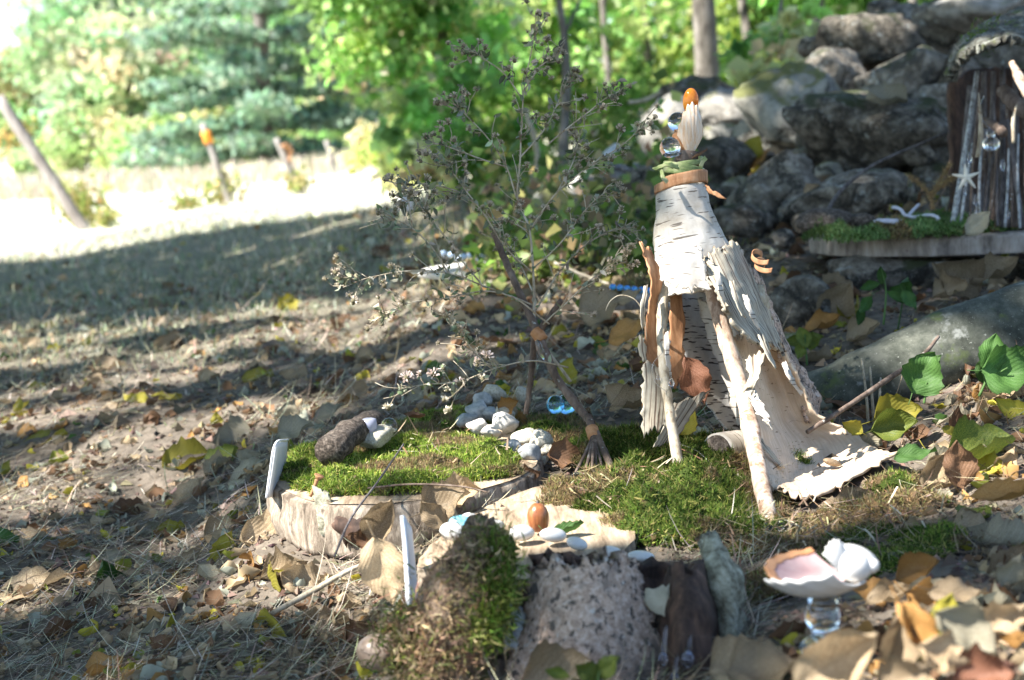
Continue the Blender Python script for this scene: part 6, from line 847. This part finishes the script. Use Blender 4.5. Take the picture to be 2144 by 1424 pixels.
# beyond the house
L(1755,640,130,60,'tan',5,'big holed cream leaf beyond the house shoulder',1.9,.85); L(1730,672,90,10,'orange',4,'curled yellow-edged leaf under the big cream leaf',1.85,.5); L(1810,690,80,20,'tan',5,'small brown curled leaf above the root',1.78,.5); L(1330,835,110,10,'tan',4,'tan leaf curled behind the left birch strip',1.5,.5); L(1300,830,90,150,'tan',0,'pointed tan leaf left of the birch house',1.52,.5); L(1440,880,70,60,'yellow',7,'yellow-green leaf inside the house doorway',1.42,.8); L(1455,800,110,-70,'red',0,'reddish orange leaf hanging inside the doorway',1.415,.9); L(1265,640,110,10,'tan',1,'large pale tan leaf left of the blue beads',1.92,.6); L(1320,690,100,20,'orange',0,'brown ribbed leaf left of the orange bark strip',1.72,.5); L(1320,620,60,20,'tan',0,'pale leaf right under the blue beads',1.9,.5); L(2000,580,130,150,'tan',5,'drooping pale leaf before the hut slab',1.9,.8); L(1995,600,90,20,'tan',6,'curled grey leaf below the hut slab',1.88,.5); L(2095,560,120,15,'tan',4,'rolled tan leaf at the right end of the slab',1.9,.5); L(2050,465,70,40,'pale',0,'pale leaf with a long stalk before the hut',1.98,.7); L(1858,205,90,-10,'pale',3,'pale green leaf caught on the wall',2.7,.3); L(1580,305,50,60,'yellow',1,'bright green-yellow leaf leaning on the stones',3.0,.9); L(1590,330,60,30,'orange',0,'orange-brown leaf among the sunlit stones',3.0,.5); L(1705,405,60,130,'tan',1,'tan leaf lodged between the wall stones',2.5,.8); L(1190,775,60,70,'yellow',1,'yellow leaf behind the slanting stick',1.75,.5); L(1170,735,50,80,'yellow',8,'yellow-green leaf seen under the fork',2.0,.6); L(1010,625,80,10,'orange',5,'orange leaf behind the aster stems',2.35,.5); L(1000,515,60,20,'red',6,'rusty leaf beyond the bark platter',3.0,.6); L(1065,850,50,30,'orange',3,'small brown curled leaf on the grey pebbles',1.53,.6); L(870,870,50,-15,'brown',2,'brown sliver of leaf on the dark moss',1.5,.3)
L(1180,1416,180,4,'tan',5,'pale leaf lying under the front of the bark slab',.915,.5); L(760,1320,90,30,'brown',6,'dark brown torn leaf left of the mossy bark',None,.5)
L(2045,100,60,0,'pale',2,'grey sliver of leaf on the hut roof',2.0,.3)
# the unnamed leaves: shared labels by colour and ground
LAB = {'tan': 'small dry tan leaf scattered on the shaded ground', 'brown': 'small dark brown leaf scattered on the shaded ground', 'yellow': 'small yellow leaf scattered on the shaded ground', 'pale': 'small silvery pale leaf scattered on the shaded ground', 'orange': 'small orange-brown leaf scattered on the shaded ground', 'green': 'small green leaf scattered on the shaded ground', 'mottle': 'small mottled yellow-green leaf scattered on the shaded ground'}
mm = ['tan']*14+['brown']*9+['yellow']*2+['pale']*6+['orange']*3+['green']+['mottle']
def free(x, y):
    if (x-DC[0])**2/.16**2+(y-DC[1])**2/.19**2 < 1: return False
    if y < 1.4 and -.02 < x < .30 and y > .9: return False
    return True
cnt = 0; small = []
FORM = ['flat', 'flat', 'rolled', 'ragged', 'curled', 'cupped', 'ragged', 'flat', 'flat', 'rolled', 'arched', 'ragged', 'folded', 'cupped']
CN = {'tan': 'tan', 'brown': 'brown', 'yellow': 'yellow', 'pale': 'grey', 'orange': 'orange-brown', 'green': 'green', 'mottle': 'mottled green'}
def where(px, py):
    if px < 1100:
        if py > 1180: return 'on the dirt at the bottom left'
        if py > 980: return 'on the dirt left of the wood slice'
        if py > 760: return 'on the bare dirt behind the wood slice'
        if py > 600: return 'at the near edge of the shaded grass'
        return 'far back in the shaded grass'
    if py > 1150: return 'in the front right leaf pile'
    if py > 850: return 'on the bank right of the birch ramp'
    if py > 600: return 'around the tree root'
    return 'at the foot of the stone wall'
while cnt < 235:
    if rl.random() < .60: x = rl.uniform(-.46, .10); y = 1/rl.uniform(1/4.5, 1/1.05); x *= y
    else: y = 1/rl.uniform(1/2.4, 1/.78); x = rl.uniform(.08, .40)*y
    if not free(x, y) or not clear(A([x]), A([y]))[0]: continue
    z = float(zg(x, y)); d = A([x, y, z])-CAM; px = CX+(d@_r)/(d@_f)*FPX; py = CY-(d@_u)/(d@_f)*FPX
    if not (0 < px < 2144 and py < 1424): continue
    m = mm[rl.integers(0, len(mm))]; s = rl.uniform(.018, .042)*min(1.35, .75+y*.2)*(1.15 if px > 1250 else 1); az = rl.uniform(0, 6.28); v = int(rl.integers(0, 14))
    o = put(v, m, (x, y, z+s*.12), (math.cos(az), math.sin(az), rl.normal()*.3), (rl.normal()*.6, rl.normal()*.6-.2, 1), s, '', 'small leaves scattered on the ground'); small.append((px, '%s %s leaf %s' % (FORM[v], CN[m], where(px, py)), o)); cnt += 1
by = {}
for px, lab, o in sorted(small, key=lambda q: q[0]): by.setdefault(lab, []).append(o)
for lab, os_ in by.items():
    for k, o in enumerate(os_): o['label'] = lab if len(os_) == 1 else lab+', %s from left' % ORD[k]
CM = dict(tan=(.46, .35, .21), brown=(.21, .12, .065), yellow=(.5, .43, .05), pale=(.42, .43, .33), orange=(.46, .26, .09), green=(.09, .18, .04), mottle=(.27, .30, .05))
gs = []
LOW = [leafgeo(k, 300+k, .2, .9, .7, .08, 6, 5) for k in (0, 1, 2, 3)]
def litterleaves(n, u0, u1, y0, y1, s0, s1):
    for k in range(n):
        u = rl.uniform(u0, u1); y = 1/rl.uniform(1/y1, 1/y0); x = u*y
        if not free(x, y) or not clear(A([x]), A([y]))[0]: continue
        z = float(zg(x, y)); s = rl.uniform(s0, s1)*min(1.5, .7+y*.18); g = LOW[rl.integers(0, 4)]; rm = rotm(rl.normal()*.45, rl.normal()*.45, rl.uniform(0, 6.28)); V = (g[0]*s)@rm.T+A([x, y, z+s*.10]); c = A(CM[mm[rl.integers(0, len(mm))]])*rl.uniform(.6, 1.25); gs.append((V, g[1], g[2], np.tile(c[None], (len(V), 1))))
litterleaves(2600, -.52, .14, 1.0, 6.8, .006, .028); litterleaves(1500, -.52, .0, 1.0, 3.2, .005, .018); litterleaves(1700, .02, .48, .74, 3.6, .006, .030); litterleaves(500, -.06, .13, 1.7, 3.8, .012, .034); litterleaves(350, .0, .4, 2.5, 6.5, .02, .05)
ob('leaf_litter', join(gs), colmat('leaf_litter', .75, .2, .2, .3, 90), label='mass of small torn dry leaves covering dirt and bank', kind='stuff')
# more stalks and crumbs on the right bank
x, y = uvy(4200, .10, .5, 1.0, 2.6); k = clear(x, y); x, y = x[k], y[k]; n = len(x); b = np.stack([x, y, zg(x, y)+.002+R.random(n)*.008], 1); ob('bank_litter', blades(b, R.uniform(.012, .045, n), R.uniform(.0005, .0013, n), R.uniform(0, 6.28, n), R.normal(.06, .18, n), R.normal(-.1, .5, n), pick([(.30,.23,.14),(.22,.16,.1),(.4,.32,.2),(.16, .10, .06), (.2, .14, .09)], n)), M['litter'], label='thin stems and needles strewn on the right bank', kind='stuff')
# ------------------------------------------------------------------ living plants on the bank
def plant(lab, stems, lv, m='green', name='seedling', D0=1.5):
    t = thing(name, lab, 'plant', P(*stems[0][0]), 'green plants on the bank')
    for s in stems: ob('stem', tube(PP(s), [.0013, .0007], 6, 14), M['palestick'] if m == 'x' else M['green'], t)
    for (px, py, D, lpx, ang, v, tilt) in lv:
        c = P(px, py, D); a = math.radians(ang); y = Vector(_r*math.cos(a)+_u*math.sin(a)+_f*R.normal()*.25).normalized(); nn = Vector(A([0, 0, 1.])*(1-tilt)-_f*tilt); nn = (nn-y*nn.dot(y)).normalized(); xx = y.cross(nn); mt = Matrix((xx, y, nn)).transposed().to_4x4(); o = bpy.data.objects.new('leaf', leaf_mesh(v, m)); COL.objects.link(o); o.parent = t; mt.translation = Vector(c-wloc(t)); o.matrix_basis = mt @ Matrix.Scale(lpx/FPX*D, 4)
    return t
plant('broad green-leaved seedling at the right edge above the dry leaves', [[(2050,830,1.34),(2075,775,1.34),(2090,735,1.34)],[(2075,790,1.34),(2110,770,1.33)]], [(2118,778,1.33,120,-5,1,.75),(2078,738,1.34,90,75,0,.8),(2150,760,1.35,90,10,1,.7),(2060,775,1.35,60,100,0,.8)])
plant('seedling with one wide dull green leaf before the root', [[(1935,845,1.40),(1940,800,1.40)]], [(1935,778,1.40,100,60,1,.8),(1950,760,1.41,60,30,0,.6)])
plant('green nettle-like plant in front of the hut slab', [[(1850,680,1.75),(1855,610,1.75),(1845,560,1.75)],[(1880,690,1.75),(1895,600,1.76)]], [(1810,640,1.75,60,230,2,.7),(1820,600,1.75,50,200,2,.6),(1890,605,1.76,60,70,3,.8),(1880,625,1.75,55,-40,2,.7),(1845,575,1.75,45,95,2,.8),(1905,630,1.74,50,-60,0,.7),(1800,665,1.76,50,250,2,.7)])
plant('small yellow-green seedling left of the root', [[(1690,765,1.7),(1685,700,1.7)]], [(1682,705,1.7,50,110,0,.8),(1705,712,1.7,44,20,1,.7),(1660,715,1.71,40,170,7,.7),(1675,735,1.7,40,250,0,.7)], 'mottle')
plant('small green plant between the dry stalks and grey stone', [[(1290,520,2.6),(1292,470,2.6)]], [(1270,465,2.6,60,170,2,.4),(1310,460,2.6,60,10,2,.4),(1340,455,2.62,50,5,0,.4)], 'mottle')
plant('low green seedling on the litter left of the house', [[(1225,670,2.0),(1222,630,2.0)]], [(1215,635,2.0,36,160,0,.6),(1240,625,2.0,40,40,1,.7)], 'mottle')
plant('tiny yellow-green sprout at the bottom left edge', [[(245,1424,1.2),(250,1405,1.2)]], [(235,1415,1.2,34,170,0,.6),(262,1408,1.2,36,20,0,.6)], 'mottle')
plant('green sprout at the bottom middle before the bark slab', [[(1250,1440,.86),(1255,1405,.86)]], [(1230,1405,.86,70,150,0,.7),(1275,1395,.86,70,40,0,.7),(1165,1410,.86,60,170,2,.6)], 'mottle')
# undergrowth leaves among stalks behind the house
x, y = uvy(2600, -.02, .13, 2.3, 4.6); p = np.stack([x, y, zb(x, y)+R.gamma(1.5, .03, len(x))], 1); ob('ground_cover', leafq(p, R.uniform(.015, .04, len(x)), pick([(.12, .2, .04), (.2, .28, .06), (.34, .36, .12), (.3, .22, .12), (.08, .13, .03)], len(x)), .1), M['foliage'], label='low green ground cover beneath the wood edge', kind='stuff')
x, y = uvy(2200, -.06, .16, 2.4, 5.0); n = len(x); b = np.stack([x, y, zb(x, y)], 1); ob('wood_edge_grass', blades(b, R.uniform(.02, .07, n), R.uniform(.0015, .003, n), R.uniform(0, 6.28, n), R.uniform(.6, 1.5, n), R.normal(-.4, .4, n), pick([(.3, .3, .12), (.2, .26, .07), (.42, .36, .2), (.5, .42, .26)], n)), M['litter'], label='loose grass and stalks at the edge of the wood', kind='stuff')
